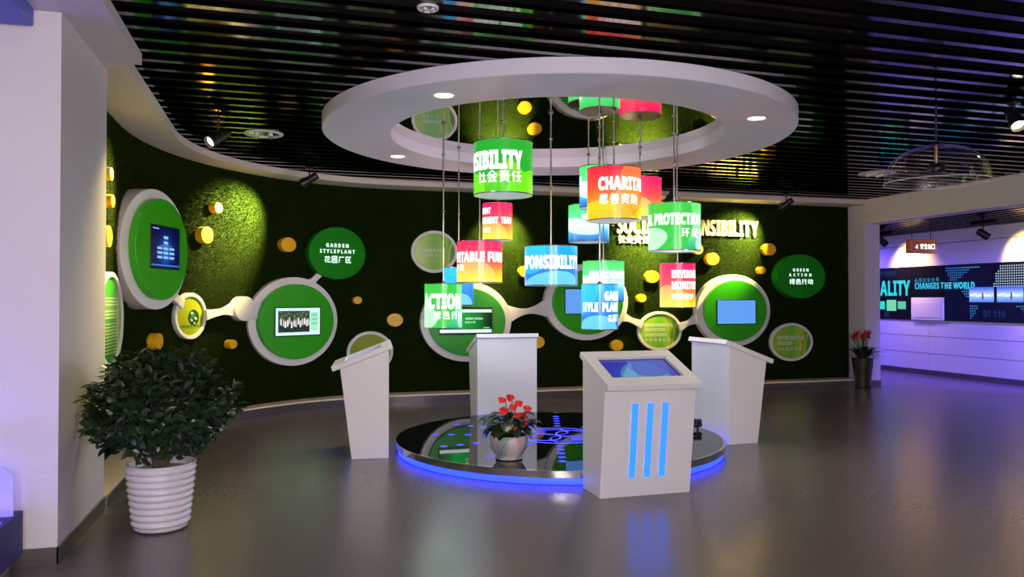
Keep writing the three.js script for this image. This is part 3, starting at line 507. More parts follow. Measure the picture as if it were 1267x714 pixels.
const limePrint = (x, w, h) => { let g = x.createLinearGradient(0, 0, w, 0); g.addColorStop(0, '#a4cc2c'); g.addColorStop(0.5, '#74b838'); g.addColorStop(0.75, '#a8dc38'); g.addColorStop(1, '#3c8424'); x.fillStyle = g; x.fillRect(0, 0, w, h); x.strokeStyle = '#a8b020'; x.lineWidth = w * 0.05; x.beginPath(); x.moveTo(w * 0.62, 0); x.quadraticCurveTo(w * 0.9, h * 0.5, w * 0.72, h); x.stroke(); x.strokeStyle = '#c8c850'; x.lineWidth = w * 0.03; x.beginPath(); x.moveTo(w * 0.95, h * 0.2); x.quadraticCurveTo(w * 0.8, h * 0.6, w * 0.86, h); x.stroke(); };
const globePrint = canvasTex(256, 256, (x, w, h) => {
  x.fillStyle = '#94a01a'; x.fillRect(0, 0, w, h); x.fillStyle = '#7d9018'; x.fillRect(0, h * 0.72, w, h * 0.1);
  x.fillStyle = '#24402c'; x.beginPath(); x.arc(w * 0.62, h * 0.54, w * 0.2, 0, 7); x.fill(); x.fillStyle = '#a8b8a8'; for (const [a, b, r] of [[0.58, 0.44, 0.07], [0.7, 0.56, 0.06], [0.55, 0.6, 0.05], [0.66, 0.68, 0.04]]) { x.beginPath(); x.ellipse(w * a, h * b, w * r, w * r * 0.6, 0.5, 0, 7); x.fill(); }
  x.fillStyle = '#2f7a2a'; x.beginPath(); x.ellipse(w * 0.6, h * 0.5, w * 0.1, w * 0.05, -0.6, 0, 7); x.fill(); for (let i = 0; i < 120; i++) { x.fillStyle = ['#3c5a1c', '#54701c'][i % 2]; x.fillRect(w * (0.15 + 0.7 * rnd()), h * (0.72 + 0.05 * rnd()), 5, 4); }
});
function framedSign(name, label, s, h, a, b, tex) {
  const g = wallThing(name, label, 'sign', s, h, undefined);
  part('frame', ovalRing(a, b, 0.045, s < 7 ? -0.03 : 0.007, 0.062), M.discWhite, g, 'white oval frame');
  part('panel', ovalFace(a - 0.04, b - 0.04, 0.045), printed(tex, 0.22), g);
  return g;
}
framedSign('oval_sign', 'oval green sign full of pale text lines, cut off by the white pier', 1.54, 1.315, 0.5, 0.42, canvasTex(256, 256, (x, w, h) => { let g = x.createLinearGradient(0, 0, w, 0); g.addColorStop(0, '#2f9a24'); g.addColorStop(0.75, '#4ab030'); g.addColorStop(0.85, '#b8c83c'); g.addColorStop(1, '#2f8a24'); x.fillStyle = g; x.fillRect(0, 0, w, h); x.fillStyle = '#d8e8a0'; for (let i = 0; i < 18; i++) { if (i === 3 || i === 7) continue; x.fillRect(w * 0.2, h * (0.24 + i * 0.037), w * (0.62 + 0.08 * ((i * 7) % 3) / 3), i < 7 ? 4 : 3); } }));
framedSign('oval_sign', 'oval lime sign with a globe picture linked to a small white knob', 3.932, 1.3, 0.325, 0.272, globePrint);
framedSign('oval_sign', 'oval lime globe sign peeking over the side-on kiosk', 6.98, 0.717, 0.345, 0.308, globePrint);
framedSign('oval_sign', 'oval pale green framed GREEN ACTION sign above the ACTION lamp', 7.949, 2.214, 0.355, 0.32, canvasTex(256, 232, (x, w, h) => { limePrint(x, w, h); x.fillStyle = x.strokeStyle = '#c8d8a8'; drawCaps(x, 'GREEN ACTION', w * 0.2, h * 0.5, 18, 0.78, 'left', 0.08); drawCN(x, '绿色关注', w * 0.2, h * 0.56, 18, 26); }));
framedSign('oval_sign', 'oval green framed sign reading ENVIRONMENTAL PROTECTION MONITORING', 11.702, 0.97, 0.4, 0.325, canvasTex(256, 216, (x, w, h) => { limePrint(x, w, h); x.fillStyle = x.strokeStyle = '#d0d8b0'; drawCaps(x, 'ENVIRONMENTAL', w * 0.12, h * 0.36, 19, 0.82, 'left', 0.08); drawCaps(x, 'PROTECTION', w * 0.12, h * 0.5, 19, 0.82, 'left', 0.08); drawCaps(x, 'MONITORING', w * 0.12, h * 0.64, 19, 0.82, 'left', 0.08); drawCN(x, '环保数据监测', w * 0.12, h * 0.7, 20, 29); }));
framedSign('oval_sign', 'oval green framed sign reading WATER RECYCLE PROCESS', 14.221, 0.752, 0.432, 0.33, canvasTex(256, 200, (x, w, h) => { limePrint(x, w, h); x.fillStyle = x.strokeStyle = '#d0d8b0'; drawCaps(x, 'WATER RECYCLE', w * 0.14, h * 0.42, 20, 0.82, 'left', 0.08); drawCaps(x, 'PROCESS', w * 0.14, h * 0.58, 20, 0.82, 'left', 0.08); drawCN(x, '中水回用流程', w * 0.14, h * 0.65, 20, 28); }));

function litSign(label, s, h, a, b, en, cn) {
  const g = wallThing('lit_sign', label, 'sign', s, h);
  part('body', oval(a, b, s < 7 ? -0.06 : 0.009, 0.16), M.signGreen, g);
  const t = canvasTex(512, 440, (x, w, hh) => { x.fillStyle = '#000'; x.fillRect(0, 0, w, hh); x.fillStyle = x.strokeStyle = '#fff'; en.forEach(([str, y, cap, sp]) => drawCaps(x, str, w / 2, y * hh, cap * hh, 0.95, 'center', 0.05, sp)); drawCN(x, cn, w * 0.245, hh * 0.56, w * 0.115, w * 0.132, 0.15); });
  part('glowing_lettering', ovalFace(a * 0.93, b * 0.93, 0.1612), phy({ color: M.signGreen.color, roughness: 0.6, specularIntensity: 0.3, emissive: lin(0.75, 1, 0.9), emissiveMap: t, emissiveIntensity: 1.3 }), g, 'white glowing letters');
  return g;
}
litSign('round dark green sign with white glowing letters GARDEN STYLEPLANT', 6.43, 2.152, 0.435, 0.375, [['GARDEN', 0.38, 0.075, 9], ['STYLEPLANT', 0.5, 0.075, 9]], '花园厂区');
litSign('round dark green sign with white glowing letters GREEN ACTION near the slim pier', 14.345, 1.891, 0.495, 0.38, [['GREEN', 0.38, 0.07, 12], ['ACTION', 0.5, 0.07, 20]], '绿色行动');

// white knob and flared links between the displays
{
  const g = wallThing('oval_boss', 'small plain white oval knob between the globe sign and the garden display', 'wall disc', 4.9, 1.374);
  part('knob_face', oval(0.185, 0.158, 0.0, 0.12), M.discWhite, g);
}
function link(label, pa, pb, wa, wm, wb, t0 = 0.035, t1 = 0.085) {      // pa, pb: [u, v, h] on the wall face
  const a = V3(pa[0], pa[2], -pa[1]), b = V3(pb[0], pb[2], -pb[1]), dx = b.x - a.x, dz = b.z - a.z, L = Math.hypot(dx, dz), dy = b.y - a.y, D = Math.hypot(L, dy);
  const g = thing('link_bar', label, 'link bar', [(a.x + b.x) / 2, (a.y + b.y) / 2, (a.z + b.z) / 2], Math.atan2(-dz, dx), 'white link bars between the ovals');
  const s = new THREE.Shape(); s.moveTo(-D / 2, -wa); s.quadraticCurveTo(-D * 0.2, -wm, 0, -wm); s.quadraticCurveTo(D * 0.2, -wm, D / 2, -wb); s.lineTo(D / 2, wb); s.quadraticCurveTo(D * 0.2, wm, 0, wm); s.quadraticCurveTo(-D * 0.2, wm, -D / 2, wa);
  part('bar', new THREE.ExtrudeGeometry(s, { depth: t1 - t0, bevelEnabled: true, bevelThickness: 0.004, bevelSize: 0.004, bevelSegments: 1, curveSegments: 10 }).rotateZ(Math.atan2(dy, L)).translate(0, 0, t0), M.discWhite, g);
}
const at = (s, h) => { const o = onTurf(s); return [o.u, o.v, h]; };
link('short white link from the organisation chart display to the globe sign', at(3.45, 1.56), at(3.72, 1.44), 0.06, 0.045, 0.05);
link('flared white link from the globe sign to the white knob', at(4.22, 1.31), at(4.76, 1.37), 0.06, 0.035, 0.1);
link('short white link from the white knob to the garden display', at(5.02, 1.36), at(5.2, 1.33), 0.1, 0.1, 0.1);
link('short white link from the garden display up to the GARDEN sign', at(6.04, 1.72), at(6.2, 1.86), 0.06, 0.035, 0.04, 0.03, 0.075);
link('flared white link between the slide display and the plain blue display', at(9.06, 1.26), at(9.77, 1.36), 0.16, 0.04, 0.17);
link('flared white link from the plain blue display down to the monitoring sign', at(10.96, 1.24), at(11.38, 1.08), 0.12, 0.04, 0.07);
link('flared white link from the monitoring sign up to the right-hand blue screen display', at(12.04, 1.03), at(12.4, 1.18), 0.07, 0.04, 0.12);

// orange buttons
{
  const where = [[1.29, 2.55, 0.056, 'beside the white pier, topmost of three'], [1.35, 2.33, 0.056, 'beside the white pier, middle of three'], [1.22, 2.02, 0.09, 'beside the white pier, lowest of three'], [4.413, 2.619, 0.065, 'high up above a larger button'], [4.191, 2.266, 0.1, 'between the chart display and the smaller one above it'], [3.12, 1.048, 0.088, 'just above the potted bush'], [4.703, 0.93, 0.058, 'below the white knob'], [5.664, 2.243, 0.1, 'left of the round GARDEN sign'],
    [6.772, 1.482, 0.055, 'under the round GARDEN sign'], [7.35, 1.189, 0.098, 'between the garden display and the slide display'], [11.549, 1.863, 0.1, 'left of the slim pink ENVIRON lamp'], [11.36, 1.513, 0.066, 'above the monitoring sign'], [12.659, 2.17, 0.102, 'below the gold lettering by the PROTECTION lamp'], [13.761, 2.352, 0.104, 'under the end of the gold lettering'], [13.608, 1.99, 0.063, 'above the right-hand blue screen display'],
    [12.379, 2.327, 0.085, 'peeking out behind the PROTECTION lamp'], [10.923, 0.752, 0.088, 'just above the front kiosk'], [9.575, 0.825, 0.095, 'half hidden by the kiosk seen from behind'], [9.537, 2.25, 0.09, 'above the blue PONSIBILITY lamp'], [9.375, 1.927, 0.09, 'left of the blue PONSIBILITY lamp']];
  for (const [s, h, r, how] of where) {
    const size = r < 0.075 ? 'small' : 'large', g = wallThing('orange_button', `${size} orange wall button ${how}`, 'wall button', s, h, 'orange buttons on the turf wall');
    part('cap', oval(r * 1.2, r, 0.007, 0.1, 0.006), M.orange, g);
  }
}

// gold lettering
const font = await new FontLoader().loadAsync('fonts/droid/droid_sans_bold.typeface.json');
{
  const o = onTurf(10.94), g = thing('raised_lettering', 'gold raised letters SOCIAL RESPONSIBILITY on the turf', 'lettering', [o.u, 2.57, -o.v]);
  const cap = 0.185, size = cap / 0.72; let x = 0; const glyphs = [];
  for (const c of 'SOCIAL RESPONSIBILITY') {
    if (c === ' ') { x += 0.09; continue; }
    const t = new TextGeometry(c, { font, size, depth: 0.03, curveSegments: 5, bevelEnabled: true, bevelThickness: 0.004, bevelSize: 0.005, bevelSegments: 1 }); t.computeBoundingBox();
    const w = t.boundingBox.max.x - t.boundingBox.min.x; t.translate(-t.boundingBox.min.x, 0, 0); glyphs.push([t, x]); x += w + 0.028;
  }
  const k = 2.64 / x;
  for (const [t, px] of glyphs) { const m = part('letter', t.scale(k, 1, 1), M.letter, g); m.position.set(px * k, 0, 0.03); }
  [...'社会责任'].forEach((ch, i) => {
    const gs = []; for (const s of strokesOf(ch)) for (let j = 0; j + 1 < s.length; j++) { const [a, b] = s[j], [c, d] = s[j + 1], L = Math.hypot(c - a, d - b) * 0.0125 + 0.014; gs.push(new THREE.BoxGeometry(L, 0.015, 0.025).rotateZ(-Math.atan2(d - b, c - a)).translate((a + c) / 2 * 0.0125, -(b + d) / 2 * 0.0125, 0)); }
    const m = part('character', merge(gs), M.letter, g); m.position.set(0.02 + i * 0.142, -0.032, 0.045);
  });
  for (const [dx, w] of [[-0.17, 0.06], [-0.075, 0.045]]) part('dash', new THREE.BoxGeometry(w, 0.025, 0.03).translate(dx, 0.12, 0.045), M.letter, g);
}

// ---------------------------------------------------------------- track spots
function trackSpot(label, pos, target, cd, angle, lens = 6, size = 1) {
  const g = thing('track_spotlight', label, 'spotlight', [pos.x, pos.y, pos.z]);
  const dir = target.clone().sub(pos).normalize();
  part('mount', new THREE.CylinderGeometry(0.05, 0.05, 0.02, 24).translate(0, CEIL - pos.y - 0.012, 0), M.black, g);
  part('stem', rod(V3(0, CEIL - pos.y - 0.02, 0), V3(0, 0.06, 0), 0.011), M.black, g);
  const arm = part('yoke', merge([rod(V3(0, 0.06, 0), V3(0.06, 0.03, 0), 0.008), rod(V3(0, 0.06, 0), V3(-0.06, 0.03, 0), 0.008), rod(V3(0.06, 0.03, 0), V3(0.06, -0.01, 0), 0.008), rod(V3(-0.06, 0.03, 0), V3(-0.06, -0.01, 0), 0.008)]), M.black, g);
  arm.rotation.y = Math.atan2(dir.x, dir.z);
  const barrel = part('barrel', lathe([[0, 0.12], [0.042, 0.12], [0.05, 0.1], [0.05, -0.02], [0.062, -0.05], [0.062, -0.12], [0.056, -0.122], [0.054, -0.075], [0, -0.07]], 28), M.black, g);
  barrel.quaternion.setFromUnitVectors(V3(0, -1, 0), dir);
  part('lamp_lens', new THREE.SphereGeometry(0.05, 20, 10, 0, 7, Math.PI / 2, Math.PI / 2).scale(1, 0.35, 1).translate(0, -0.088, 0), glow(1, 0.86, 0.55, lens), barrel, 'warm glowing lens');
  spotLight(SPOT_WARM, cd, pos.clone().addScaledVector(dir, 0.14), target, angle * 1.5, 1.0, 2);
}
const tp = (s, h) => { const o = onTurf(s); return V3(o.u, h, -o.v); };
trackSpot('black spotlight by the white pier, aimed at the three orange buttons', V3(-0.62, 3.05, -7.9), tp(1.25, 2.3), SPOT_CD * 0.8, 0.42);
trackSpot('black spotlight under the soffit above the GARDEN sign, aimed to the left', V3(0.3, 3.06, -10.45), tp(4.8, 2.45), SPOT_CD * 1.25, 0.43);
trackSpot('black spotlight hidden above the lamps, aimed at the turf over the slide display', V3(3.35, 3.06, -10.85), tp(9.0, 2.35), SPOT_CD * 0.6, 0.4);
trackSpot('black spotlight aimed at the word SOCIAL in the gold lettering', V3(5.7, 3.06, -10.8), tp(11.4, 2.4), SPOT_CD, 0.45);
trackSpot('black spotlight above the right end of the gold lettering', V3(7.9, 3.06, -10.95), tp(13.2, 2.5), SPOT_CD * 0.9, 0.45);
trackSpot('lit spotlight on the slatted ceiling above the glass dome', V3(6.1, 3.08, -5.25), V3(5.0, 0.3, -3.0), 12, 0.5, 12);
trackSpot('second lit spotlight on the slatted ceiling beyond the glass dome', V3(5.75, 3.1, -4.75), V3(4.8, 0.3, -2.4), 8, 0.5, 12);
// passage spots
function passageSpot(label, pos, target, cd, angle) {
  const g = thing('passage_spotlight', label, 'spotlight', [pos.x, pos.y, pos.z]), dir = target.clone().sub(pos).normalize();
  part('stem', rod(V3(0, 2.82 - pos.y, 0), V3(0, 0.05, 0), 0.012), M.black, g);
  part('track', new THREE.BoxGeometry(0.05, 0.03, 0.5).translate(0, 2.82 - pos.y - 0.016, 0), M.black, g);
  const b = part('barrel', lathe([[0, 0.1], [0.055, 0.1], [0.06, 0.08], [0.068, -0.1], [0.06, -0.1], [0.056, -0.06], [0, -0.055]], 24), M.black, g); b.quaternion.setFromUnitVectors(V3(0, -1, 0), dir);
  part('lamp_lens', new THREE.CylinderGeometry(0.054, 0.054, 0.006, 20).translate(0, -0.07, 0), glow(1, 0.85, 0.55, 5), b);
  spotLight(lin(1, 0.6, 0.16), cd, pos.clone().addScaledVector(dir, 0.13), target, angle, 1.0, 2);
}
passageSpot('black spotlight in the passage aimed at the panelled wall beside the exit sign', V3(11.55, 2.62, -10.55), V3(12.15, 2.15, -10.2), 13, 0.9);
passageSpot('black spotlight in the passage lighting the wall above the word QUALITY', V3(11.55, 2.66, -12.9), V3(12.15, 2.15, -12.8), 16, 0.9);

// ---------------------------------------------------------------- ceiling fixtures
function roundFixture(label, u, v, R) {
  const g = thing('ceiling_fixture', label, 'ceiling fixture', [u, CEIL, -v]);
  part('trim_ring', lathe([[R * 0.8, -0.004], [R * 0.82, -0.018], [R * 0.97, -0.014], [R, -0.001], [R * 0.8, -0.001]], 48), M.white, g);
  part('reflector', lathe([[0.001, -0.002], [R * 0.8, -0.002], [R * 0.8, -0.006], [0.001, -0.004]], 40), M.chrome, g);
  for (const s of [-1, 1]) part('glass_bulb', new THREE.CapsuleGeometry(R * 0.13, R * 0.7, 4, 12).rotateX(Math.PI / 2).translate(s * R * 0.34, -0.02, 0), M.ceramic, g);
}
roundFixture('white round ceiling fixture near the curved soffit', -0.22, 8.43, 0.2);
roundFixture('white round ceiling fixture beside the glass dome', 7.74, 8.74, 0.24);
roundFixture('tiny white round fixture in front of the ring canopy', 0.8, 4.5, 0.065);

{ // listening dome
  const top = 2.86, bot = 2.53, R = 0.425, g = thing('sound_dome', 'clear glass dome hanging on a black rod below the slats', 'dome speaker', [5.533, bot, -5.527]);
  const prof = []; for (let i = 0; i <= 20; i++) { const t = i / 20 * Math.PI / 2; prof.push([Math.max(0.02, R * Math.pow(Math.sin(t), 0.85)), 0.03 + (top - bot - 0.03) * Math.cos(t)]); } prof.push([R + 0.004, 0.0]);
  part('glass_shell', lathe(prof, 64), M.glass, g);
  part('rim', new THREE.TorusGeometry(R + 0.003, 0.005, 8, 72).rotateX(Math.PI / 2).translate(0, 0.002, 0), phy({ color: lin(0.9, 0.9, 0.95), roughness: 0.05, transmission: 0.6, thickness: 0, ior: 1.6 }), g);
  part('hanger', merge([rod(V3(0, top - bot, 0), V3(0, CEIL - bot, 0), 0.009), new THREE.CylinderGeometry(0.02, 0.075, 0.035, 24).translate(0, top - bot + 0.015, 0)]), M.black, g);
  part('inner_rod', rod(V3(0, 0.16, 0), V3(0, top - bot, 0), 0.014), M.brass, g, 'brass-coloured inner rod');
  part('speaker_cone', lathe([[0.001, 0.17], [0.06, 0.165], [0.08, 0.12], [0.06, 0.09], [0.001, 0.08]], 28), M.black, g);
}
{ // exit sign in the passage
  const g = thing('exit_sign', 'small orange hanging sign with lit white characters in the passage', 'sign', [10.98, 2.32, -11.32], -0.05);
  part('case', new RoundedBoxGeometry(0.56, 0.25, 0.12, 2, 0.01).translate(0, 0.125, 0), std({ color: lin(0.75, 0.24, 0.05), roughness: 0.4 }), g);
  const t = canvasTex(256, 100, (x, w, h) => { x.fillStyle = '#5a1c08'; x.fillRect(0, 0, w, h); x.fillStyle = x.strokeStyle = '#ffffff'; drawCaps(x, '4', 22, 78, 44, 1, 'left', 0.02); drawCN(x, '安全出口', 78, 24, 54, 42, 0.2, 0.72); });
  part('sign_face', new THREE.PlaneGeometry(0.48, 0.17).translate(0.02, 0.125, 0.0615), glowMap(t, 1.2), g);
  for (const s of [-1, 1]) part('hanger_rod', rod(V3(s * 0.2, 0.25, 0), V3(s * 0.2, 0.5, 0), 0.006), M.black, g);
}

// ---------------------------------------------------------------- passage wall displays
{
  const px = (v0, sc) => v => (v0 - v) * sc, py = (h1, sc) => h => (h1 - h) * sc;
  const plate = (name, label, v0, v1, h0, h1, draw, k = 1.0) => {
    const g = thing(name, label, 'display', [12.15, h0, -(v0 + v1) / 2], -Math.PI / 2, 'dark display panels on the passage wall'), w = v0 - v1, h = h1 - h0, sc = Math.min(500, 1900 / w);
    part('panel_case', new THREE.BoxGeometry(w - 0.008, h - 0.006, 0.035).translate(0, h / 2, 0.0), M.blackGlass, g);
    part('display_print', new THREE.PlaneGeometry(w - 0.012, h - 0.01).translate(0, h / 2, 0.0185), phy({ color: lin(0.003, 0.003, 0.006), roughness: 0.2, specularIntensity: 0.4, emissive: 0xffffff, emissiveMap: canvasTex(Math.round(w * sc), Math.round(h * sc), (x, W, H) => draw(x, W, H, px(v0, sc), py(h1, sc), sc)), emissiveIntensity: k }), g);
    return g;
  };
  const slogan = (x, X, Y, sc) => { x.fillStyle = x.strokeStyle = '#38c8f0'; drawCaps(x, 'CHANGES THE WORLD', X(12.69), Y(1.7), 0.115 * sc, 0.84, 'left', 0.07); x.strokeStyle = '#1f8fc8'; drawCN(x, '品质改变世界', X(12.69), Y(1.915), 0.085 * sc, 0.107 * sc, 0.13); };
  plate('quality_panel', 'dark panel with large cyan letters ending in ALITY and three squares', 14.6, 12.76, 1.085, 2.145, (x, w, h, X, Y, sc) => {
    x.fillStyle = '#020510'; x.fillRect(0, 0, w, h); x.fillStyle = x.strokeStyle = '#123c58'; drawCaps(x, '1011 110001', X(13.95), Y(1.98), 0.11 * sc, 0.9, 'left', 0); drawCaps(x, '0   00', X(13.7), Y(1.12), 0.11 * sc, 0.9, 'left', 0);
    const g = x.createLinearGradient(0, Y(1.88), 0, Y(1.57)); g.addColorStop(0, '#2fd8e8'); g.addColorStop(0.6, '#3ce0dc'); g.addColorStop(0.75, '#b8f8c8'); g.addColorStop(1, '#58e8d8'); x.fillStyle = x.strokeStyle = g; drawCaps(x, 'QUALITY', X(12.8), Y(1.575), 0.3 * sc, 0.72, 'right', 0.05);
    x.fillStyle = '#28e0dc'; x.fillRect(X(13.69), Y(1.45), 0.2 * sc, 0.17 * sc); x.fillStyle = '#78d8b0'; x.fillRect(X(13.44), Y(1.48), 0.27 * sc, 0.23 * sc); x.fillStyle = '#60c8a8'; x.fillRect(X(13.13), Y(1.45), 0.22 * sc, 0.16 * sc);
  }, 1.0);
  plate('slogan_panel', 'dark panel with cyan words CHANGES THE above a white box', 12.76, 11.96, 1.53, 2.145, (x, w, h, X, Y, sc) => { x.fillStyle = '#020408'; x.fillRect(0, 0, w, h); slogan(x, X, Y, sc); }, 0.9);
  plate('map_panel', 'dark blue panel with a dotted world map round two bright screens', 11.96, 8.4, 1.085, 2.145, (x, w, h, X, Y, sc) => {
    x.fillStyle = '#040828'; x.fillRect(0, 0, w, h); slogan(x, X, Y, sc);
    const dots = (poly, col) => { x.fillStyle = col; const p = poly.map(([v, hh]) => [X(v), Y(hh)]), st = 0.045 * sc; for (let a = 0; a < w; a += st) for (let b = 0; b < h; b += st) { let c = false; for (let i = 0, j = p.length - 1; i < p.length; j = i++) if ((p[i][1] > b) !== (p[j][1] > b) && a < (p[j][0] - p[i][0]) * (b - p[i][1]) / (p[j][1] - p[i][1]) + p[i][0]) c = !c; if (c) x.fillRect(a, b, st * 0.6, st * 0.5); } };
    dots([[11.95, 2.14], [11.3, 2.14], [11.5, 1.98], [11.7, 1.86], [11.82, 1.86], [11.9, 2.0]], '#3a78c0'); dots([[11.6, 2.13], [11.15, 2.13], [11.2, 2.08], [11.6, 2.08]], '#4f9ad0'); dots([[10.85, 1.95], [10.75, 2.1], [10.3, 2.14], [9.4, 2.12], [9.3, 1.7], [10.9, 1.73]], '#b0c8d8'); dots([[11.6, 1.68], [11.38, 1.72], [11.38, 1.52], [11.5, 1.56]], '#4f8fd0'); dots([[11.42, 1.42], [11.2, 1.42], [11.3, 1.2], [11.38, 1.12]], '#3f7fc8'); dots([[10.5, 1.42], [9.9, 1.42], [10.2, 1.2]], '#3f7fc8');
    x.fillStyle = x.strokeStyle = '#10306a'; drawCaps(x, '01 110', X(11.1), Y(1.17), 0.12 * sc, 0.9, 'left', 0);
    for (const v of [11.39, 10.81]) { const g = x.createLinearGradient(0, Y(1.72), 0, Y(1.44)); g.addColorStop(0, '#3a5af0'); g.addColorStop(0.5, '#c8e4ff'); g.addColorStop(1, '#4f80f4'); x.fillStyle = g; x.fillRect(X(v), Y(1.72), 0.52 * sc, 0.28 * sc); x.fillStyle = '#eaf4ff'; for (let i = 0; i < 7; i++) { x.beginPath(); x.ellipse(X(v - 0.06 - 0.06 * i), Y(1.57 + 0.02 * Math.sin(i * 2)), 0.05 * sc, 0.018 * sc, 0, 0, 7); x.fill(); } x.fillStyle = '#5a3a6a'; x.fillRect(X(v - 0.27), Y(1.62), 0.03 * sc, 0.13 * sc); }
  }, 1.05);
  const b = thing('panel_box', 'white raised box set between the dark display panels', 'wall box', [12.15, 1.085, -12.36], -Math.PI / 2);
  part('box_body', new RoundedBoxGeometry(0.79, 0.443, 0.06, 2, 0.006).translate(0, 0.222, 0.01), M.wallPanel, b);
  part('flap', new RoundedBoxGeometry(0.68, 0.3, 0.006, 1, 0.002).translate(0, 0.2, 0.043), M.wallPanel, b);
}

// ---------------------------------------------------------------- blue box with acrylic panel beside the pier
{
  const g = thing('blue_plinth', 'navy blue raised plinth in front of the white pier', 'plinth', [-2.2, 0, -4.3]);
  part('toe', box(-0.75, 0.75, 0.002, 0.085, -0.6, 0.9), M.baseboard, g);
  part('body', box(-0.81, 0.805, 0.085, 0.325, -0.62, 0.95), M.navy, g);
  part('led_strip', box(-0.78, 0.78, 0.3255, 0.333, -0.36, -0.26), glow(0.08, 0.06, 1, 2.2), g, 'glowing blue light strip');
  areaLight(lin(0.16, 0.1, 1), 34, 1.5, 0.1, V3(-2.2, 0.34, -4.61), V3(-2.2, 1.6, -4.97));
  const s = new THREE.Shape(); s.moveTo(-0.9, 0); s.lineTo(0.0, 0); s.lineTo(0.0, 0.22); s.lineTo(-0.06, 0.275); s.lineTo(-0.9, 0.275);
  const a = thing('acrylic_panel', 'translucent acrylic sheet with clipped corner standing on the navy plinth', 'panel', [-1.405, 0.3255, -4.8]);
  part('sheet', new THREE.ExtrudeGeometry(s, { depth: 0.008, bevelEnabled: false }), M.acrylic, a);
  const t = thing('blue_box', 'blue box mounted high on the white pier', 'box', [-2.0, 3.04, -4.66]);
  part('case', new RoundedBoxGeometry(1.26, 0.17, 0.58, 2, 0.01).translate(0, 0.086, 0), M.bluePaint, t);
}

// ---------------------------------------------------------------- unseen lamps outside the frame, placed for the light they give
function unseenPanel(label, color, nits, u, v, w, d, h, glowK) {  // panels out of view, placed to light the hall and the left pier
  const g = thing('unseen_light_panel', label, 'ceiling light', [u, h, -v]);
  part('frame', new THREE.BoxGeometry(w + 0.06, 0.03, d + 0.06).translate(0, -0.013, 0), M.white, g);
  part('light_diffuser', new THREE.BoxGeometry(w, 0.004, d).translate(0, -0.031, 0), std({ color: 0x000000, emissive: color, emissiveIntensity: glowK }), g);
  areaLight(color, nits, w, d, V3(u, h - 0.036, -v), V3(u, 0, -v));
}
unseenPanel('unseen white ceiling panel that lights the hall, nearer the left bay', UNSEEN_HALL, UNSEEN_HALL_NITS, -0.2, 1.2, 1.2, 0.6, CEIL, 1);
unseenPanel('unseen white ceiling panel that lights the hall, towards the passage', UNSEEN_HALL, UNSEEN_HALL_NITS, 4.2, 1.8, 1.2, 0.6, CEIL, 1);
unseenPanel('unseen lilac ceiling panel that tints the front of the white pier', lin(0.62, 0.48, 1), 13, -2.6, 2.4, 1.2, 0.6, CEIL, 1);  // out of view, placed to turn the pier front lilac
function unseenFlood(label, pos, target, cd, angle) {  // out of view, placed to wash the passage wall and floor violet
  const g = thing('unseen_violet_flood', label, 'floodlight', [pos.x, pos.y, pos.z]), dir = target.clone().sub(pos).normalize();
  part('bracket', rod(V3(0, 2.82 - pos.y, 0), V3(0, 0.05, 0), 0.012), M.black, g);
  const b = part('housing', lathe([[0, 0.12], [0.1, 0.12], [0.11, 0.1], [0.12, -0.06], [0.112, -0.06], [0.105, -0.03], [0, -0.025]], 28), M.black, g); b.quaternion.setFromUnitVectors(V3(0, -1, 0), dir);
  part('lamp_lens', new THREE.CylinderGeometry(0.1, 0.1, 0.006, 24).translate(0, -0.04, 0), std({ color: 0x000000, emissive: VIOLET, emissiveIntensity: 3 }), b);
  spotLight(VIOLET, cd, pos.clone().addScaledVector(dir, 0.09), target, angle, 0.8, 5);
}
unseenFlood('unseen violet floodlight that tints the passage wall, nearer the hall', V3(11.7, 2.6, -7.9), V3(12.1, 0.25, -11.6), VIOLET_CD, 0.62);
unseenFlood('unseen violet floodlight that tints the passage wall, at its far end', V3(11.4, 2.6, -15.6), V3(12.1, 0.5, -12.6), VIOLET_CD * 0.5, 0.7);
for (const [u, v, how] of [[-0.6, -3.4, 'nearest the left bay'], [2.6, -3.4, 'further from the left bay']]) {  // unseen globes, placed to light kiosks, ring edge and soffits from behind
  const g = thing('unseen_globe_lamp', `unseen white globe lamp that lights the hall from behind the camera, ${how}`, 'pendant lamp', [u, 2.45, -v], 0, 'unseen globe lamps behind the camera');
  part('cord', rod(V3(0, 0.15, 0), V3(0, CEIL - 2.45, 0), 0.006), M.black, g);
  part('glass_globe', new THREE.SphereGeometry(0.15, 24, 16), std({ color: 0x000000, emissive: UNSEEN_GLOBE, emissiveIntensity: 3 }), g);
  const p = new THREE.PointLight(UNSEEN_GLOBE, UNSEEN_GLOBE_CD, 0, 2); p.position.set(u, 2.45, -v); p.shadow.radius = 7; scene.add(p);
}

// ---------------------------------------------------------------- plants
function leafGeo(L, W, bend, fold) {     // pointed leaf along +z, midrib fold, bent down
  const n = 4, pos = [], idx = []; const wid = [0.12, 0.8, 1, 0.66, 0.0];
  for (let i = 0; i <= n; i++) { const t = i / n, z = L * t * Math.cos(bend * t * 0.5), y = -L * Math.sin(bend * t) * t * 0.5, w = W * wid[i] / 2; pos.push(-w, y + fold * w, z, 0, y, z, w, y + fold * w, z); }
  for (let i = 0; i < n; i++) { const a = i * 3; idx.push(a, a + 3, a + 1, a + 1, a + 3, a + 4, a + 1, a + 4, a + 2, a + 2, a + 4, a + 5); }
  const g = new THREE.BufferGeometry(); g.setAttribute('position', new THREE.Float32BufferAttribute(pos, 3)); g.setIndex(idx); g.computeVertexNormals(); g.setAttribute('uv', new THREE.Float32BufferAttribute(new Float32Array(pos.length / 3 * 2), 2)); return g;
}
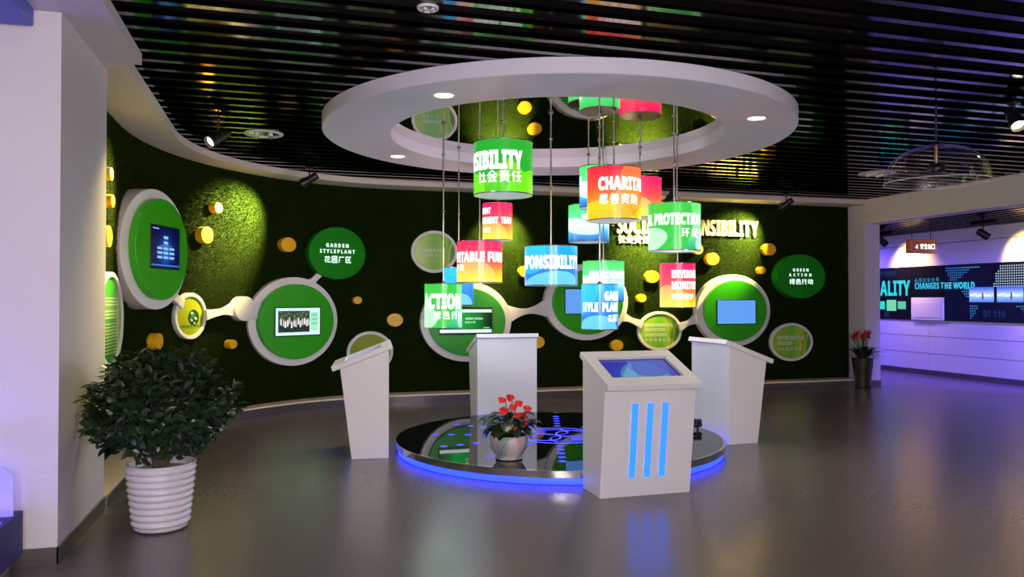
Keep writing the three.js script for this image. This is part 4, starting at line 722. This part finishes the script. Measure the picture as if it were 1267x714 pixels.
{ // bush in the ribbed white pot
  const g = thing('potted_bush', 'dense dark green bush in a white ribbed ceramic pot by the pier', 'potted plant', [-0.775, 0, -5.55]);
  const H = 0.43, prof = [[0.001, 0.004], [0.158, 0.004], [0.172, 0.02]];
  for (let k = 0; k < 9; k++) { const y0 = 0.03 + k * 0.043, base = 0.164 + 0.044 * (y0 / H); for (let j = 0; j <= 6; j++) { const t = j / 6; prof.push([base + 0.0145 * Math.sin(t * Math.PI) + 0.004 * t, y0 + 0.043 * t]); } }
  prof.push([0.213, H - 0.01], [0.216, H], [0.206, H + 0.003], [0.197, H - 0.005], [0.19, H - 0.05], [0.185, H - 0.09], [0.001, H - 0.09]);
  part('pot', lathe(prof, 64), M.ceramic, g, 'white glazed ribbed pot');
  part('soil', new THREE.CylinderGeometry(0.187, 0.182, 0.03, 32).translate(0, H - 0.06, 0), M.soil, g);
  const C = V3(-0.0, 0.79, 0.05), RX = 0.47, RY = 0.375, tips = [], branches = [];
  for (let k = 0; k < 34; k++) {
    const a = k * 2.399, e = Math.acos(1 - 1.5 * (k + 0.5) / 34) , d = V3(Math.sin(e) * Math.cos(a), Math.cos(e), Math.sin(e) * Math.sin(a)), q = rr(0.45, 0.7);
    const tip = V3(C.x + d.x * RX * q, C.y + d.y * RY * q, C.z + d.z * RX * q), b0 = V3(rr(-0.06, 0.06), H - 0.05, rr(-0.06, 0.06)), mid = V3(tip.x * 0.45, H + 0.12 + 0.3 * Math.max(0, tip.y - H - 0.1), tip.z * 0.45);
    branches.push(tube([b0, mid, tip], 0.0075 - 0.003 * (k / 34), 10, 5)); tips.push(tip);
  }
  for (const b of branches) part('branch', b, M.stem, g);
  const variants = [leafGeo(0.082, 0.04, 0.5, 0.22), leafGeo(0.075, 0.034, 0.9, 0.18), leafGeo(0.09, 0.042, 0.35, 0.25), leafGeo(0.065, 0.034, 0.7, 0.2)];
  const list = [], dummy = new THREE.Object3D();
  for (let i = 0; i < 3700; i++) {
    const a = rr(0, 6.283), cy = rr(-0.8, 1), sn = Math.sqrt(1 - cy * cy), d = V3(sn * Math.cos(a), cy, sn * Math.sin(a)), bump = 0.93 + 0.09 * Math.sin(5 * a + 3 * cy) + 0.06 * Math.sin(9 * cy + 2 * a), q = (0.52 + 0.5 * Math.pow(rnd(), 0.55)) * bump;
    const wide = cy < -0.2 ? 1.0 + (cy + 0.2) * 0.42 : 1;
    const p = V3(C.x + d.x * RX * q * wide, C.y + d.y * RY * q, C.z + d.z * RX * q * wide);
    if (p.x < -0.34) { p.z += (-0.34 - p.x) * 1.2; p.x = Math.max(p.x, -0.34 - 0.03 * rnd()); }
    dummy.position.copy(p); dummy.up.set(d.x * 0.8 + rr(-0.4, 0.4), d.y + 0.7, d.z * 0.8 + rr(-0.4, 0.4)); const out = V3(d.x * 0.7 + rr(-1, 1), d.y * 0.4 + rr(-0.5, 0.8), d.z * 0.7 + rr(-1, 1)); dummy.lookAt(p.clone().add(out)); dummy.rotateZ(rr(-0.3, 0.3)); const s = rr(0.65, 1.05); dummy.scale.set(s, s, s); dummy.updateMatrix();
    const towards = V3(0.71, 0.7, 5.6).normalize().dot(V3(d.x, d.y, d.z)) * q; list.push({ m: dummy.matrix.clone(), k: i % 4, c: (i * 7) % 4, towards });
  }
  list.sort((p, q) => q.towards - p.towards);
  const rest = [[], [], [], []];
  list.forEach((l, i) => { if (i < 300) { const m = part('leaf', variants[l.k], M.leaf[l.c], g); m.applyMatrix4(l.m); } else rest[l.c].push(variants[l.k].clone().applyMatrix4(l.m)); });
  const f = new THREE.Group(); f.name = 'foliage'; f.userData.kind = 'stuff'; g.add(f);
  rest.forEach((r, i) => { const m = part('foliage_mass', merge(r), M.leaf[i], f); m.userData.kind = 'stuff'; });
}
{ // anthurium on the platform
  const g = thing('potted_anthurium', 'red anthurium in a white patterned bowl on the glass platform', 'potted plant', [1.865, 0.12, -6.47]);
  const pat = canvasTex(512, 128, (x, w, h) => { x.fillStyle = '#cdbcba'; x.fillRect(0, 0, w, h); for (let i = 0; i < 4; i++) { const a = i * w / 4; x.fillStyle = '#9aa6a0'; x.beginPath(); x.moveTo(a + 8, h * 0.92); x.quadraticCurveTo(a + 40, h * 0.7, a + 64, h * 0.3); x.lineTo(a + 118, h * 0.3); x.quadraticCurveTo(a + 112, h * 0.8, a + 8, h * 0.92); x.fill(); x.strokeStyle = '#64706c'; x.lineWidth = 2; x.beginPath(); x.moveTo(a + 8, h * 0.92); x.quadraticCurveTo(a + 60, h * 0.74, a + 112, h * 0.34); x.stroke(); x.fillStyle = '#c8a8ac'; x.beginPath(); x.ellipse(a + 30, h * 0.52, 20, 14, 0.4, 0, 7); x.fill(); } });
  part('bowl', lathe([[0.001, 0.002], [0.112, 0.002], [0.118, 0.012], [0.112, 0.028], [0.125, 0.05], [0.155, 0.095], [0.166, 0.14], [0.164, 0.175], [0.156, 0.195], [0.166, 0.203], [0.164, 0.21], [0.15, 0.208], [0.146, 0.185], [0.001, 0.185]], 48), phy({ color: 0xffffff, map: pat, roughness: 0.15, clearcoat: 0.6 }), g, 'white glazed bowl with grey-green leaf pattern');
  part('soil', new THREE.CylinderGeometry(0.144, 0.14, 0.02, 28).translate(0, 0.187, 0), M.darkSoil, g);
  const heart = leafGeo(0.17, 0.115, 0.9, 0.25), flower = leafGeo(0.085, 0.08, 0.4, 0.2);
  for (let i = 0; i < 44; i++) {
    const a = i * 2.399, r = 0.05 + 0.1 * ((i % 5) / 5), y = 0.25 + 0.16 * (((i * 3) % 7) / 7), p = V3(Math.cos(a) * r, y, Math.sin(a) * r);
    const m = part('leaf', heart, M.leaf[i % 4], g); m.position.copy(p); m.lookAt(g.localToWorld(p.clone().add(V3(Math.cos(a), rr(-0.5, 0.5), Math.sin(a))))); part('leaf_stalk', tube([V3(Math.cos(a) * 0.02, 0.19, Math.sin(a) * 0.02), V3(p.x * 0.6, y * 0.75, p.z * 0.6), p], 0.004, 6, 5), M.leaf[2], g);
  }
  const spots = [[-0.05, 0.56, 0.06], [0.03, 0.58, 0.0], [-0.07, 0.49, 0.1], [0.0, 0.51, 0.1], [0.02, 0.44, 0.13], [0.07, 0.43, 0.1], [0.17, 0.48, 0.05], [0.1, 0.38, 0.13], [-0.02, 0.35, 0.16], [0.06, 0.53, 0.04]];
  spots.forEach(([x, y0, z], i) => {
    const y = y0 - 0.03;
    part('flower_stalk', tube([V3(x * 0.2, 0.19, z * 0.2), V3(x * 0.6, y * 0.7, z * 0.6), V3(x, y, z)], 0.0035, 8, 5), M.leaf[2], g);
    const f = part('flower', flower, M.red, g, 'glossy red flower'); f.position.set(x, y, z - 0.02); f.rotation.set(0.5 + 0.25 * (i % 3), (i * 1.9) % 1.6 - 0.8, 0); f.scale.set(1.05, 1, 0.95);
    const sp = part('spadix', new THREE.CapsuleGeometry(0.005, 0.028, 3, 6).translate(0, 0.02, 0.02), std({ color: lin(0.7, 0.4, 0.06), roughness: 0.6 }), f); sp.rotation.x = 0.3;
  });
}
{ // bromeliad by the slim pier
  const g = thing('potted_bromeliad', 'dark floor pot with a red-flowered plant at the end of the turf wall', 'potted plant', [9.41, 0, -10.98]);
  part('pot', lathe([[0.001, 0.003], [0.12, 0.003], [0.13, 0.03], [0.122, 0.06], [0.17, 0.47], [0.182, 0.49], [0.17, 0.5], [0.155, 0.48], [0.001, 0.46]], 40), phy({ color: lin(0.03, 0.025, 0.02), roughness: 0.22, clearcoat: 0.5 }), g);
  const blade = leafGeo(0.5, 0.045, 1.5, 0.4), bract = leafGeo(0.1, 0.035, 0.3, 0.3);
  for (let i = 0; i < 26; i++) { const a = i * 2.399; if (Math.cos(a) < -0.05) continue; const m = part('leaf', blade, M.leaf[i % 4], g); m.position.set(0.03 * Math.cos(a), 0.5, 0.03 * Math.sin(a)); m.rotation.set(-rr(0.5, 1.0), a, 0, 'YXZ'); const s = rr(0.7, 1.05); m.scale.set(1, s, s); }
  for (let i = 0; i < 30; i++) { const a = i * 2.399, m = part('leaf', blade, M.leaf[i % 4], g); m.position.set(0.07 * Math.cos(a), 0.49, 0.07 * Math.sin(a)); m.rotation.set(-rr(1.15, 1.45), a, 0, 'YXZ'); m.scale.set(1.3, 0.5, rr(0.5, 0.72)); }
  for (let k = 0; k < 9; k++) { const a = k * 2.1, r = k ? 0.06 + 0.012 * k : 0, x = r * Math.cos(a), z = r * Math.sin(a), y = 0.78 + 0.07 * ((k * 5) % 4) / 4; part('flower_stalk', rod(V3(0, 0.5, 0), V3(x, y + 0.04, z), 0.007), M.leaf[2], g); for (let j = 0; j < 9; j++) { const m = part('flower', bract, M.red, g); m.position.set(x, y + 0.01 * j, z); m.rotation.set(-0.45 - 0.1 * j, j * 2.4, 0, 'YXZ'); } }
}
{ // small black fitting on the glass
  const g = thing('glass_fitting', 'small black clover-shaped fitting standing on the edge of the glass platform', 'fitting', [4.19, 0.12, -7.34]);
  part('stem', rod(V3(0, 0, 0), V3(0, 0.05, 0), 0.012), M.black, g);
  for (const [x, y] of [[-0.026, 0.05], [0.026, 0.05], [-0.022, 0.09], [0.022, 0.09]]) part('lobe', new THREE.SphereGeometry(0.027, 14, 10).translate(x, y, 0), M.black, g);
}

scene.traverse(o => { if (o.isMesh) { o.castShadow = true; o.receiveShadow = true; } if (o.isSpotLight || o.isPointLight) o.castShadow = true; });
renderer.render(scene, camera);
